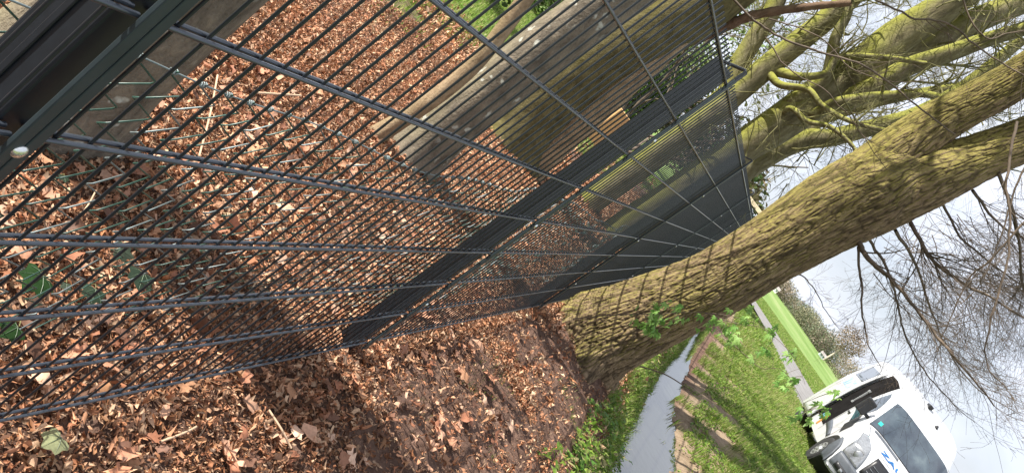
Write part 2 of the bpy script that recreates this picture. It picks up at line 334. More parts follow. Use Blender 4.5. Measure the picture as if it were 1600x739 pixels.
# ------------------------------------------------------------------ leaf litter and grass (nobody could count them)
def leaf_cloud(name, P, size, cols, mat, tilt=.6, shapes=3, seed=1, curl=.35, parent=None, nr=8, lob=.38, a0=.25, a1=.8):
    r = np.random.default_rng(seed); n = len(P); th = np.linspace(0, 2 * PI, nr + 1)[:-1]
    rad = .5 * (1 + lob * r.normal(size=(n, nr)).clip(-1.8, 1.8) * .55)
    if nr > 8: rad = rad * (1 - .20 * (np.arange(nr) % 2))[None]
    asp = r.uniform(a0, a1, n)
    u = np.cos(th)[None] * rad * 1.15; w = np.sin(th)[None] * rad * asp[:, None]
    cu = r.normal(0, curl, n)[:, None]; cv = r.normal(curl * .9, curl, n)[:, None]
    z = cu * u ** 2 * 1.8 + cv * np.abs(w) * 1.2 + r.normal(0, .06, (n, nr))
    L = np.stack([u, w, z], -1)
    mid = np.stack([np.stack([np.full(n, -.2), np.zeros(n), cu[:, 0] * .06], -1), np.stack([np.full(n, .2), np.zeros(n), cu[:, 0] * .06], -1)], 1)
    L = np.concatenate([L, mid], 1) * size[:, None, None]
    az = r.uniform(0, 2 * PI, n); ti = np.abs(r.normal(0, tilt, n)).clip(0, 1.45); ro = r.uniform(0, 2 * PI, n)
    ca, sa, ct, st, cr, sr = np.cos(az), np.sin(az), np.cos(ti), np.sin(ti), np.cos(ro), np.sin(ro)
    Rz = np.zeros((n, 3, 3)); Rz[:, 0, 0] = ca; Rz[:, 0, 1] = -sa; Rz[:, 1, 0] = sa; Rz[:, 1, 1] = ca; Rz[:, 2, 2] = 1
    Rx = np.zeros((n, 3, 3)); Rx[:, 0, 0] = 1; Rx[:, 1, 1] = ct; Rx[:, 1, 2] = -st; Rx[:, 2, 1] = st; Rx[:, 2, 2] = ct
    R2 = np.zeros((n, 3, 3)); R2[:, 0, 0] = cr; R2[:, 0, 1] = -sr; R2[:, 1, 0] = sr; R2[:, 1, 1] = cr; R2[:, 2, 2] = 1
    R = Rz @ Rx @ R2
    V = np.einsum('nij,nkj->nki', R, L) + P[:, None, :]
    lift = (P[:, 2] - V[:, :, 2].min(1)) * .55; V[:, :, 2] += lift[:, None]
    mA, mB = nr, nr + 1; q = nr // 4; f = []          # mA at u<0, mB at u>0
    for k_ in range(nr):
        k2 = (k_ + 1) % nr; right = (math.cos(th[k_]) + math.cos(th[k_] + 2 * PI / nr)) > 1e-9
        f.append([mB if right else mA, k_, k2])
    f += [[mB, q, mA], [mA, nr - q, mB]]; f = np.array(f)
    F = (np.arange(n)[:, None, None] * (nr + 2) + f[None]).reshape(-1, 3)
    C = np.concatenate([cols, np.ones((n, 1))], 1); C = np.repeat(C, nr + 2, 0)
    return arr_mesh(name, V.reshape(-1, 3), F, mat, parent, False, C)
PAL = np.array([(.66, .33, .20), (.74, .42, .27), (.56, .26, .15), (.40, .17, .095), (.80, .52, .36), (.22, .11, .07), (.56, .29, .16), (.70, .46, .32), (.45, .20, .10)])
def litter(n, x0, x1, y0, y1, smin, smax, dens, seed):
    r = np.random.default_rng(seed); x = r.uniform(x0, x1, n * 3); y = r.uniform(y0, y1, n * 3)
    k = r.uniform(size=n * 3) < dens(x, y); x = x[k][:n]; y = y[k][:n]; n = len(x)
    s = smin + (smax - smin) * r.beta(1.2, 2.6, n) * 1.25
    z = gz(x, y) + r.uniform(-.004, .022, n) * (s / smax + .3)
    c = PAL[r.integers(0, len(PAL), n)] * r.uniform(.5, 1.2, (n, 1)); c = c * (.75 + .5 * vn(x * 1.3, y * 1.3, 77))[:, None]
    return np.stack([x, y, z], 1), s, (c * np.array([1.0, .98, .88])).clip(0, .8)
def dens_main(x, y):
    bare = ((x > .06) & (x < .9) & (y > -.05) & (y < 4.2))
    nz = fbm(x * 2.2, y * 2.2, 41, 3)
    d = np.where(bare, np.clip((nz - .43) * 3.0, .16, .9), .95)
    d = np.where((x > .06) & (x < .9) & (y <= -.05), np.clip((nz - .25) * 3, .3, .95), d)
    d = np.where(bare & (np.abs(fbm(x * .9 + .2, y * 1.3, 55) - .5) < .035), .1, d)
    d = np.where(x > .78, d * np.clip(1 - (x - .78) * 3.5, 0, 1), d)
    d = np.where((y > 8.5) & (x < -2.2), d * .06, d)
    d = np.where(x < -3.2, d * np.clip(1 + (x + 3.2) / 1.8, .03, 1), d)
    return d
P1 = litter(125000, -1.9, 1.05, -2.0, 1.7, .005, .028, dens_main, 1)
P2 = litter(105000, -3.4, 1.05, 1.4, 5.5, .007, .034, dens_main, 2)
P2b = litter(60000, -3.8, -1.5, -2.2, 1.8, .01, .038, dens_main, 5)
P3 = litter(70000, -6.5, .95, 5.2, 16, .018, .07, dens_main, 3)
P4 = litter(16000, -9, .9, 14, 32, .06, .16, dens_main, 4)
Pa = [np.concatenate([a[i] for a in (P1, P2, P2b, P3, P4)]) for i in range(3)]
lt = leaf_cloud('leaf_litter', *Pa, M['leaf_litter'], .75, seed=9, curl=.6, lob=.8, a0=.15, a1=.7); tag(lt, 'dry brown shredded leaves covering the ground on both sides of the fence', 'leaf litter', kind='stuff')
# bigger whole leaves lying on top
r = np.random.default_rng(12)
nb = 520; bx = r.uniform(-1.6, .6, nb); by = r.uniform(-2.0, 1.2, nb)
bl = leaf_cloud('fallen_leaves', np.stack([bx, by, gz(bx, by) + .022], 1), r.uniform(.035, .075, nb), PAL[r.integers(0, 7, nb)] * r.uniform(.6, 1.1, (nb, 1)), M['leaf_litter'], .35, seed=3, curl=.35, nr=16, lob=.45, a0=.5, a1=.95)
tag(bl, 'larger whole dead leaves lying over the shredded litter', 'leaf litter', kind='stuff')

def blades(name, X, Y, hgt, wid, cols, label, seed=1, lean=.45, zoff=None):
    r = np.random.default_rng(seed); n = len(X); az = r.uniform(0, 2 * PI, n); ln = r.uniform(.1, 1, n) * lean
    Z = gz(X, Y) - .01
    if zoff is not None: Z = Z + zoff
    px, py = np.cos(az), np.sin(az); sx, sy = -py * wid / 2, px * wid / 2
    V = np.zeros((n, 5, 3))
    V[:, 0] = np.stack([X - sx, Y - sy, Z], 1); V[:, 1] = np.stack([X + sx, Y + sy, Z], 1)
    mx_, my_ = X + px * ln * hgt * .35, Y + py * ln * hgt * .35
    V[:, 2] = np.stack([mx_ + sx * .8, my_ + sy * .8, Z + hgt * .62], 1); V[:, 3] = np.stack([mx_ - sx * .8, my_ - sy * .8, Z + hgt * .62], 1)
    V[:, 4] = np.stack([X + px * ln * hgt, Y + py * ln * hgt, Z + hgt * (1 - .3 * ln)], 1)
    f = np.array([[0, 1, 2], [0, 2, 3], [3, 2, 4]]); F = (np.arange(n)[:, None, None] * 5 + f[None]).reshape(-1, 3)
    C = np.repeat(np.concatenate([cols, np.ones((n, 1))], 1), 5, 0)
    o = arr_mesh(name, V.reshape(-1, 3), F, M['grass'], colr=C); return tag(o, label, 'grass', kind='stuff')
GP = np.array([(.20, .34, .045), (.30, .44, .07), (.15, .27, .04), (.40, .50, .12), (.52, .48, .22), (.26, .42, .06)])
def grass_pts(n, x0, x1, y0, y1, dens, seed):
    r = np.random.default_rng(seed); x = r.uniform(x0, x1, n); y = r.uniform(y0, y1, n); k = r.uniform(size=n) < dens(x, y); return x[k], y[k], r
def road_clear(x, y):
    d = np.min(np.hypot(x[:, None] - RC[None, :, 0], y[:, None] - RC[None, :, 1]), 1) if len(x) < 40000 else np.concatenate([np.min(np.hypot(a[:, None] - RC[None, :, 0], b_[:, None] - RC[None, :, 1]), 1) for a, b_ in zip(np.array_split(x, 12), np.array_split(y, 12))])
    return d > 2.02 - .25 * fbm(x * 2, y * 2, 66)
def d_bank(x, y): return np.where(x < 3.2, np.clip((fbm(x * 1.9, y * 1.9, 61, 3) - .53 + (x - 2.1) * .20 + np.clip(y - 7, 0, 5) * .035) * 5, 0, 1), np.clip(fbm(x * 1.6, y * 1.6, 62, 3) * 4 - 1.05, .12, 1))
x, y, r = grass_pts(290000, 1.45, 6.4, 4, 22, d_bank, 21); kk = road_clear(x, y); x, y = x[kk], y[kk]
pal = GP[np.minimum(5, (fbm(x * 1.1, y * 1.1, 71) * 8 + r.uniform(-1.5, 1.5, len(x))).clip(0, 5).astype(int))] * r.uniform(.6, 1.05, (len(x), 1))
blades('verge_grass', x, y, r.uniform(.04, .17, len(x)) * (.25 + 1.5 * fbm(x * 2.2, y * 2.2, 8) ** 1.5), r.uniform(.006, .012, len(x)), pal, 'fresh green grass on the far bank and verge in front of the van', 1)
x, y, r = grass_pts(150000, 1.7, 12, 20, 60, lambda x, y: np.ones(len(x)), 22); kk = road_clear(x, y); x, y = x[kk], y[kk]
blades('meadow_grass', x, y, r.uniform(.05, .15, len(x)), r.uniform(.015, .03, len(x)), GP[r.integers(0, 6, len(x))] * r.uniform(.6, 1.0, (len(x), 1)), 'bright green meadow grass on both sides of the narrow road', 2)
# near bank: long grass hanging to the water right of the big trunk
x, y, r = grass_pts(60000, .76, 1.30, 2.6, 20, lambda x, y: np.clip((y - 2.4) * .5, 0, 1) * np.clip(fbm(x * 3, y * 2, 91) * 3 - 1.0, 0.03, 1), 23)
blades('ditch_grass', x, y, r.uniform(.04, .16, len(x)), r.uniform(.003, .007, len(x)), GP[r.integers(0, 6, len(x))] * r.uniform(.55, 1.1, (len(x), 1)), 'long green grass hanging over the near edge of the ditch water', 3, lean=.8)
x, y, r = grass_pts(150000, -14, -2.2, 3, 30, lambda x, y: np.clip((np.where(y > 8.5, -2.2, -3.3) - x) * .8 + (fbm(x, y, 14) - .5) * 2, 0, 1), 24)
blades('garden_lawn', x, y, r.uniform(.04, .10, len(x)), r.uniform(.008, .018, len(x)), GP[r.integers(0, 6, len(x))] * r.uniform(.7, 1.05, (len(x), 1)), 'sunlit lawn grass behind the tree trunks beyond the fence', 4)

# broad-leaved weeds (ground cover) on the right bank and at the foot of the trunk
def weeds(name, X, Y, size, cols, label, seed, hmax=.06):
    r = np.random.default_rng(seed); n = len(X); Z = gz(X, Y) + r.uniform(.0, hmax, n)
    o = leaf_cloud(name, np.stack([X, Y, Z], 1), size, cols, M['green_leaf'], .55, seed=seed, curl=.2); return tag(o, label, 'ground cover', kind='stuff')
x, y, r = grass_pts(42000, 1.75, 4.6, 4.5, 16, lambda x, y: np.clip((fbm(x * 1.3, y * 1.3, 61, 3) - .41 + (x - 2.1) * .12 + np.clip(y - 7, 0, 5) * .04) * 6, 0, .9), 31)
weeds('bank_weeds', x, y, r.uniform(.02, .055, len(x)), GP[r.integers(0, 4, len(x))] * r.uniform(.7, 1.1, (len(x), 1)), 'low leafy weeds creeping over the eroded sandy bank', 31)

x, y, r = grass_pts(22000, .80, 1.55, 1.4, 16, lambda x, y: np.clip(fbm(x * 3, y * 2, 93) * 3 - .95, 0.05, 1) * (x < np.interp(y, [1.4, 3.5, 5.2, 7.3, 10], [1.55, 1.38, 1.22, 1.12, 1.08])), 33)
weeds('ditch_weeds', x, y, r.uniform(.015, .055, len(x)), GP[r.integers(0, 6, len(x))] * r.uniform(.6, 1.1, (len(x), 1)), 'leafy weeds mixed through the grass between the big trunk and the water', 33, .10)
x, y, r = grass_pts(5200, .15, .95, .3, 4.2, lambda x, y: np.clip((fbm(x * 3.2, y * 3.2, 97) - .62) * 9, 0, 1), 35)
blades('soil_grass', x, y, r.uniform(.015, .05, len(x)), r.uniform(.002, .004, len(x)), GP[r.integers(0, 6, len(x))] * r.uniform(.5, .9, (len(x), 1)), 'few thin green grass tufts sprouting in the bare soil beside the fence', 5)
# ------------------------------------------------------------------ the double wire fence
fence = empty('mesh_fence', (0, 0, 0), 'long anthracite double wire mesh fence running from the foreground past the trunk', 'fence')
HW = [0.2 * i for i in range(9)]
POST_Y = [-4.9, -2.076] + [2.52 * i for i in range(13)]
def fence_panel(y0, y1, phase):
    V, F, nn = [], [], 0
    ys = np.arange(phase, y1 - .02, .05)
    rods = Tubes()
    far = y0 > 9
    for y in ys: rods.add([(0, y, -.03), (0, y, 1.632)], .0026, 4 if far else 8)
    panel = rods.build('wire_mesh', M['fence'], fence)
    for h in HW:
        hw = Tubes()
        for sx in (-.0062, .0062):
            hw.add([(sx, y0 + .012, h), (sx, y1 - .012, h)], .0036, 6 if far else 10)
        hw.build('double_wire', M['wire'], panel)
for i in range(len(POST_Y) - 1):
    a, b_ = POST_Y[i], POST_Y[i + 1]
    ph = -2.028 if i == 1 else a + (.045 if i else .03)
    fence_panel(a, b_, ph)
for i, y in enumerate(POST_Y[1:]):
    near = i == 0
    m = MB(); m.box((-.047, y - .002, .70), (.072, .038, 1.86)); 
    post = m.build('post', M['fence'], fence, bevel=.004)
    # rolled ridge down the flank of the post
    m = MB(); m.box((-.050, y - .0225, .70), (.010, .004, 1.84)); m.box((-.050, y + .0185, .70), (.010, .004, 1.84)); m.build('post_ridge', M['fence'], post, bevel=.0015)
    m = MB()
    for s_ in (-1, 1): m.box((.0165, y + s_ * .0088, .80), (.008, .0160, 1.66))
    m.box((.0150, y, .80), (.006, .006, 1.658))
    m.build('cover_strip', M['strip'], post, bevel=.0018)
    # bent bracket rising over the post
    m = MB(); m.box((.014, y, 1.650), (.010, .034, .045)); m.box((-.034, y, 1.650), (.100, .030, .007), Matrix.Rotation(-.50, 3, 'Y')); m.build('post_bracket', M['fence'], post, bevel=.001)
    for zb in (.28, .79, 1.30):
        m = MB(); th = np.linspace(0, PI / 2, 6)
        P = [(.0195 + .006 * math.sin(t), y, zb) for t in th]; rr = [.0098 * math.cos(t) + .0002 for t in th]
        m.tube(P, rr, 14); m.build('bolt', M['zinc'], post, smooth=True)

# old chain-link fence close behind
cf = empty('chain_link_fence', (0, 0, 0), 'low old green chain link fence sagging close behind the mesh fence', 'fence')
t = Tubes(); t2 = Tubes(); pit = .074; ytop = .775
def cl(y, z):      # slack
    return (-.21 + .03 * math.sin(y * 2.1 + z * 3) + .015 * math.sin(y * 7), y + .012 * math.sin(z * 21 + y * 5), z + .02 * math.sin(y * 1.7) - .018 * max(0, y + 1.7))
kmax = 150
for k_ in range(kmax):
    yb = -2.45 + k_ * pit
    P = []
    for j in range(24):
        z = ytop - j * pit / 2
        yy = yb + (pit * .47 if j % 2 else -pit * .47) * (1 if True else 1)
        a = cl(yy - .006 * (1 if j % 2 else -1), z + .006); b_ = cl(yy, z - .006)
        P += [(a[0] + .004, a[1], a[2]), (b_[0] - .004, b_[1], b_[2])]
    (t if k_ % 3 else t2).add(P, .0018, 5)
t.build('mesh_wire', M['chain'], cf); t2.build('mesh_wire', M['galv'], cf)
t = Tubes(); t.add([cl(y, ytop) for y in np.arange(-2.5, 8.6, .05)], .0017, 6)
for k_ in range(kmax):
    c0 = cl(-2.45 + k_ * pit - pit * .47, ytop); a = np.linspace(0, 5 * PI, 18); t.add([(c0[0] + .005 * math.cos(q), c0[1] - .008 + .001 * q, c0[2] + .005 * math.sin(q)) for q in a], .0013, 4)
t.build('top_wire', M['galv'], cf)
for yp in (.93, 4.4, 7.9):
    m = MB(); m.tube([(-.25, yp, -.15), (-.25, yp, .82)], .017, 14); m.tube([(-.25, yp, .82), (-.25, yp, .835)], [.019, .012], 14); m.build('post', simple('green_post_paint', (.02, .12, .095), .4) if yp == .93 else bpy.data.materials['green_post_paint'], cf, smooth=False)

# ------------------------------------------------------------------ trees
def branch_mesh(P, rad, nseg, disp=0, seed=0, mat=None, name='limb', parent=None, flare=None, colr=False, scale=(9, 2.2)):
    P = np.asarray(P); m = len(P); T = np.gradient(P, axis=0); T /= np.linalg.norm(T, axis=1)[:, None]
    A = np.cross(T[0], (1., 0, 0)); A /= np.linalg.norm(A); As = [A]
    for i in range(1, m): A = As[-1] - T[i] * (As[-1] @ T[i]); A /= np.linalg.norm(A); As.append(A)
    As = np.array(As); Bs = np.cross(T, As); th = np.arange(nseg) * 2 * PI / nseg
    L = np.concatenate([[0], np.cumsum(np.linalg.norm(np.diff(P, axis=0), axis=1))])
    TH, LL = np.meshgrid(th, L); R = np.asarray(rad)[:, None] * np.ones_like(TH)
    shade = np.ones_like(TH)
    lump = (fbm(np.cos(TH) * 1.2 + 5, np.sin(TH) * 1.2 + LL * 1.1, seed, 3) - .5)
    R = R * (1 + .10 * lump)
    if flare is not None: R = R * flare(TH, LL, P)
    if disp:
        rm = float(np.mean(rad)); C_ = TH * rm; fu, fl_ = scale
        wx = (fbm(C_ * 6, LL * 5, seed + 3, 3) - .5) * 2.4; wy = (fbm(C_ * 6 + 4, LL * 4, seed + 4, 3) - .5) * 1.2
        ln = lambda a, b_, sd_, k_: np.clip(np.abs(2 * vn(a, b_, sd_) - 1) * k_, 0, 1)
        zb = np.clip(1.15 - P[:, 2][:, None] * .35, .55, 1.15) if flare is not None else 1.0      # coarser plates towards the foot
        r1 = ln(C_ * fu + wx, LL * fl_ + wy, seed + 7, 3.6); r2 = ln(C_ * fu * .9 + 31 - LL * 1.5 - wx, LL * fl_ * .8 - wy, seed + 17, 3.2); r3 = ln(C_ * fu * 2.2 + wx * 2, LL * fl_ * 2.8 + wy * 2, seed + 23, 2.4)
        fine = fbm(C_ * fu * 4, LL * fl_ * 7, seed + 29, 3) - .5
        hgt = np.minimum(r1, r2) ** .8 * .60 + r3 * .26 + fine * .42
        R = R + disp * zb * (hgt - .6) * (1.25 if flare is not None else 1)
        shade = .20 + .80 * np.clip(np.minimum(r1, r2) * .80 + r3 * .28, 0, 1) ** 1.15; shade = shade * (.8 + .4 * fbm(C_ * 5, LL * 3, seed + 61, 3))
    V = P[:, None, :] + R[..., None] * (np.cos(TH)[..., None] * As[:, None, :] + np.sin(TH)[..., None] * Bs[:, None, :])
    i = np.arange(m - 1)[:, None] * nseg; j = np.arange(nseg)[None, :]; k = (j + 1) % nseg
    F = np.stack([i + j, i + k, i + nseg + k, i + nseg + j], -1).reshape(-1, 4)
    C = None
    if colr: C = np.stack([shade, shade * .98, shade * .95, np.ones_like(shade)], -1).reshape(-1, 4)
    return arr_mesh(name, V.reshape(-1, 3), F, mat, parent, True, C)
def resample(P, R, step):
    P = catmull(P, 10); L = np.concatenate([[0], np.cumsum(np.linalg.norm(np.diff(P, axis=0), axis=1))])
    Rr = np.interp(np.linspace(0, 1, len(P)), np.linspace(0, 1, len(R)), R)
    s = np.arange(0, L[-1], step); return np.stack([np.interp(s, L, P[:, i]) for i in range(3)], 1), np.interp(s, L, Rr)
class Twigs(Tubes):
    def grow(s, p, d, L, r, depth, rs, wander=.28, up=.05, nseg=None):
        n = nseg or max(4, int(L / .09)); n = min(n, 14); P = [np.array(p, float)]; d = np.array(d, float); d /= np.linalg.norm(d)
        for i in range(n):
            d = d + rs.normal(0, wander, 3) * .5 + np.array([0, 0, up]) * .5; d /= np.linalg.norm(d); P.append(P[-1] + d * L / n)
        rad = np.linspace(r, max(r * .3, .0009), n + 1); s.add(P, rad, 6 if r > .012 else (4 if r > .004 else 3))
        if depth > 0:
            k = rs.integers(3, 6)
            for q in range(k):
                t = rs.uniform(.25, .98); i = int(t * n); a = P[i]; dd = P[min(i + 1, n)] - P[max(i - 1, 0)]; dd /= np.linalg.norm(dd)
                side = np.cross(dd, rs.normal(size=3)); side /= np.linalg.norm(side); ang = rs.uniform(.4, 1.0)
                s.grow(a, dd * math.cos(ang) + side * math.sin(ang), L * rs.uniform(.4, .72) * (1.1 - .4 * t), rad[i] * rs.uniform(.5, .72), depth - 1, rs, wander, up)
def px_limb(tw, pts, r0, r1, rs, nchild, clen, cdepth, cr=.5, bias=(0, 0, 0), add=True, n=8, up=.05):
    P = catmull([at(*p) for p in pts], 6); P = P + np.cumsum(rs.normal(0, .004, P.shape), 0); R = np.linspace(r0, r1, len(P))
    if add: tw.add(P, R, n)
    for q in range(nchild):
        i = rs.integers(max(1, int(len(P) * .12)), len(P)); d = P[min(i + 1, len(P) - 1)] - P[i - 1]; d /= np.linalg.norm(d) + 1e-9
        side = np.cross(d, rs.normal(size=3)); side /= np.linalg.norm(side) + 1e-9; a = rs.uniform(.35, 1.1)
        tw.grow(P[i], d * math.cos(a) + side * math.sin(a) + np.array(bias), clen * rs.uniform(.5, 1.2), max(.0016, R[i] * cr * rs.uniform(.5, 1)), cdepth, rs, up=up)
    return P

# --- the big leaning tree in the middle
tree = empty('bare_tree', (0, 0, 0), 'big leaning tree with furrowed mossy bark between fence and ditch', 'tree')
zc = [-.35, -.1, .05, .37, .7, 1.0, 1.45, 1.95, 2.25, 2.42, 2.54, 2.62, 2.66]
xc = [.36, .365, .375, .43, .485, .525, .535, .55, .58, .59, .60, .60, .60]
rc = [.37, .345, .325, .295, .27, .255, .25, .288, .300, .275, .225, .15, .06]
P, Rr = resample([(a, 3.36, z) for a, z in zip(xc, zc)], rc, .0065)
zk = np.array(zc); Rr = np.interp(P[:, 2], zk, rc)
def flare(TH, LL, P):
    z = P[:, 2][:, None] * np.ones_like(TH); e = np.exp(-np.maximum(z + .12, 0) / .24)
    return 1 + e * (.10 + .19 * np.cos(5 * TH + .8) + .10 * np.cos(3 * TH + 2))
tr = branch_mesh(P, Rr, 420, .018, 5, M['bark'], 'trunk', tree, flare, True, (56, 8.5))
la = [(.53, 3.40, 1.9), (.49, 3.36, 2.3), (.462, 3.34, 2.6), (.445, 3.32, 2.86), (.462, 3.29, 3.08), (.487, 3.27, 3.36), tuple(at(1660, 78, 3.2)), tuple(at(1760, 5, 3.1)), tuple(at(2000, -170, 3.0))]
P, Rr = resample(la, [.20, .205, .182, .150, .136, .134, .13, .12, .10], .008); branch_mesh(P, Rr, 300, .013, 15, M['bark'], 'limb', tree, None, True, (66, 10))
lb = [(.60, 3.36, 1.85), (.66, 3.36, 2.25), (.715, 3.36, 2.58), (.785, 3.38, 2.92), (.855, 3.42, 3.28), tuple(at(1680, 175, 3.5)), tuple(at(1800, 120, 3.6)), tuple(at(2000, 30, 3.8))]
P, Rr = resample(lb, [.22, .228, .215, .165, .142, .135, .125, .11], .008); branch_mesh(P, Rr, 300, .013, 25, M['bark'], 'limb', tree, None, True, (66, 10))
rs = np.random.default_rng(101); tw = Twigs()
R_ = (.35, 0, .1)
for pts, r0, r1, nc, ln in [
    ([(1338, 372, 3.3), (1350, 402, 3.2), (1378, 432, 3.1), (1410, 468, 3.0), (1450, 520, 2.9), (1500, 580, 2.8), (1545, 640, 2.7)], .020, .004, 22, .45),
    ([(1340, 385, 3.3), (1343, 440, 3.2), (1342, 495, 3.1), (1355, 540, 3.05), (1372, 572, 3.0)], .010, .002, 9, .25),
    ([(1355, 372, 3.4), (1385, 420, 3.5), (1400, 470, 3.6), (1412, 520, 3.7), (1440, 575, 3.8), (1480, 620, 3.9), (1520, 655, 4)], .011, .002, 14, .4),
    ([(1420, 345, 3.4), (1450, 400, 3.3), (1500, 440, 3.2), (1555, 470, 3.1), (1640, 520, 3.0)], .015, .005, 20, .5),
    ([(1470, 320, 3.5), (1500, 370, 3.7), (1560, 420, 3.9), (1640, 470, 4.2)], .010, .004, 20, .55),
    ([(1590, 190, 2.6), (1570, 270, 2.5), (1572, 340, 2.45), (1568, 420, 2.4), (1545, 500, 2.35), (1542, 560, 2.35), (1575, 600, 2.3), (1592, 628, 2.3)], .009, .002, 12, .2),
    ([(1610, 240, 2.7), (1585, 310, 2.7), (1560, 380, 2.7), (1530, 450, 2.7), (1500, 480, 2.7)], .007, .002, 10, .25),
    ([(1620, 330, 3.0), (1560, 400, 3.0), (1520, 440, 3.1), (1490, 510, 3.1), (1470, 560, 3.1)], .008, .002, 12, .3),
    ([(1520, 300, 3.6), (1560, 350, 3.9), (1620, 380, 4.2)], .012, .005, 16, .7),
    ([(1240, 420, 3.5), (1265, 440, 3.9), (1285, 470, 4.3), (1310, 510, 4.8), (1340, 530, 5.2)], .006, .0015, 9, .35),
    ([(1400, 360, 3.4), (1440, 430, 4.2), (1470, 520, 5), (1520, 600, 6), (1600, 650, 7)], .013, .003, 20, .7),
    ([(1560, 270, 3.3), (1590, 360, 3.6), (1600, 460, 4.0), (1640, 560, 4.5)], .014, .004, 18, .5)]:
    px_limb(tw, pts, r0, r1, rs, nc, ln, 2, .5, R_)
for k_ in range(170):            # distant twig haze of the same crown, to the right
    a = at(rs.uniform(1360, 1640), rs.uniform(330, 470), rs.uniform(3.5, 7)); tw.grow(a, (rs.uniform(.3, 1), rs.uniform(-.3, .5), rs.uniform(-.35, .5)), rs.uniform(.5, 1.3), rs.uniform(.0015, .0045), 2, rs, up=-.05)
# long dark shoots crossing in front of the stems behind the fence
for pts, r0, r1, nc, ln in [
    ([(1130, -20, 2.6), (1180, 30, 2.65), (1235, 62, 2.7), (1300, 85, 2.75), (1370, 110, 2.8), (1440, 165, 2.9), (1500, 210, 3.0)], .0085, .005, 12, .25),
    ([(1350, -10, 2.6), (1420, 20, 2.6), (1470, 25, 2.6), (1520, 60, 2.6), (1570, 95, 2.6), (1640, 130, 2.6)], .007, .004, 14, .25),
    ([(1195, 60, 2.9), (1235, 110, 2.9), (1290, 140, 2.9), (1340, 190, 2.9), (1390, 260, 2.9)], .005, .002, 12, .25),
    ([(1200, 30, 3.0), (1280, 60, 3.0), (1330, 110, 3.0), (1400, 130, 3.0), (1480, 120, 3.0)], .005, .002, 12, .3),
    ([(1500, -10, 3.0), (1530, 60, 3.0), (1570, 60, 3.0), (1640, 40, 3)], .006, .003, 10, .3)]:
    px_limb(tw, pts, r0, r1, rs, nc, ln, 1, .5)
tw.build('twigs', M['twig'], tree)
sp = MB()
for q in range(3): pass

# --- beech trunks behind the fence
def beech(name, base, r, label, group=None, top=None, H=9.0, mat='beech', lean=(0, 0), seed=1, nseg=96, bend=.05):
    root = empty(name, (0, 0, 0), label, 'tree', group); rs = np.random.default_rng(seed)
    pts = [];
    for i, t_ in enumerate(np.linspace(0, 1, 8)):
        z = -.3 + t_ * (H + .3); o = rs.normal(0, bend, 2) * (t_ > 0); pts.append((base[0] + lean[0] * z + o[0], base[1] + lean[1] * z + o[1], z))
    P, Rr = resample(pts, [r * 1.05, r, r * .95, r * .9, r * .8, r * .7, r * .55, r * .4], .03)
    def fl(TH, LL, P):
        z = P[:, 2][:, None] * np.ones_like(TH); e = np.exp(-np.maximum(z + .1, 0) / .14); return 1 + e * (.22 + .14 * np.cos(4 * TH + seed))
    branch_mesh(P, Rr, nseg, 0, seed, M[mat], 'trunk', root, fl)
    return root, P, Rr, rs
def crown(root, P, Rr, rs, n, L, mat='twig_moss', zmin=3.0, depth=3):
    t = Twigs(); ok = np.where(P[:, 2] > zmin)[0]
    for q in range(n):
        i = rs.choice(ok); a = rs.uniform(0, 2 * PI); t.grow(P[i], (math.cos(a), math.sin(a), rs.uniform(.2, 1)), L * rs.uniform(.6, 1.2), Rr[i] * .35, depth, rs)
    t.build('crown', M[mat], root)
b0 = beech('beech_tree', (-1.02, -.86), .205, 'nearest grey beech trunk, partly hidden by the foreground fence post', seed=3)
crown(*b0, 8, 2.2, zmin=4)
b1 = beech('beech_tree', (-1.37, 1.66), .05, 'slender pale stem standing left of the lichen spotted trunk', seed=4, H=6, lean=(-.035, 0), nseg=40, mat='tanbark'); crown(*b1, 5, 1.2, zmin=3)
b2 = beech('beech_tree', (-1.23, 2.05), .168, 'grey beech trunk with white lichen spots just behind the mesh', seed=5, lean=(-.02, .0)); crown(*b2, 8, 2.2, zmin=4)
b3 = beech('beech_tree', (-2.0, 5.5), .40, 'thickest olive green mossy trunk behind the fence', seed=6, mat='olivebark', lean=(-.02, .02)); crown(*b3, 10, 2.6, zmin=4)
b4 = beech('beech_tree', (-1.60, 5.6), .145, 'leaning tan trunk with a sunlit pale edge beside the thick mossy one', mat='tanbark', seed=7, lean=(-.085, .0), bend=.03); crown(*b4, 8, 2.4, zmin=3.5)
shade_trunk = beech('beech_tree', (-2.12, -3.5), .24, 'unseen grey trunk added beyond the fence to shade the foreground post', seed=18, H=7); crown(*shade_trunk, 4, 1.5, zmin=5)  # added out of view so that its shadow darkens the near post
# the reddish limb growing from the last one over the fence
t = Tubes(); lp = catmull([at(1060, 70, 5.9), at(1116, 50, 5.8), at(1176, 25, 5.7), at(1257, 12, 5.6), at(1330, 5, 5.5)], 8); t.add(lp, np.linspace(.068, .03, len(lp)) * (1 + .08 * np.sin(np.arange(len(lp)) * 1.7)), 16); t.build('limb', M['redbark'], b4[0])

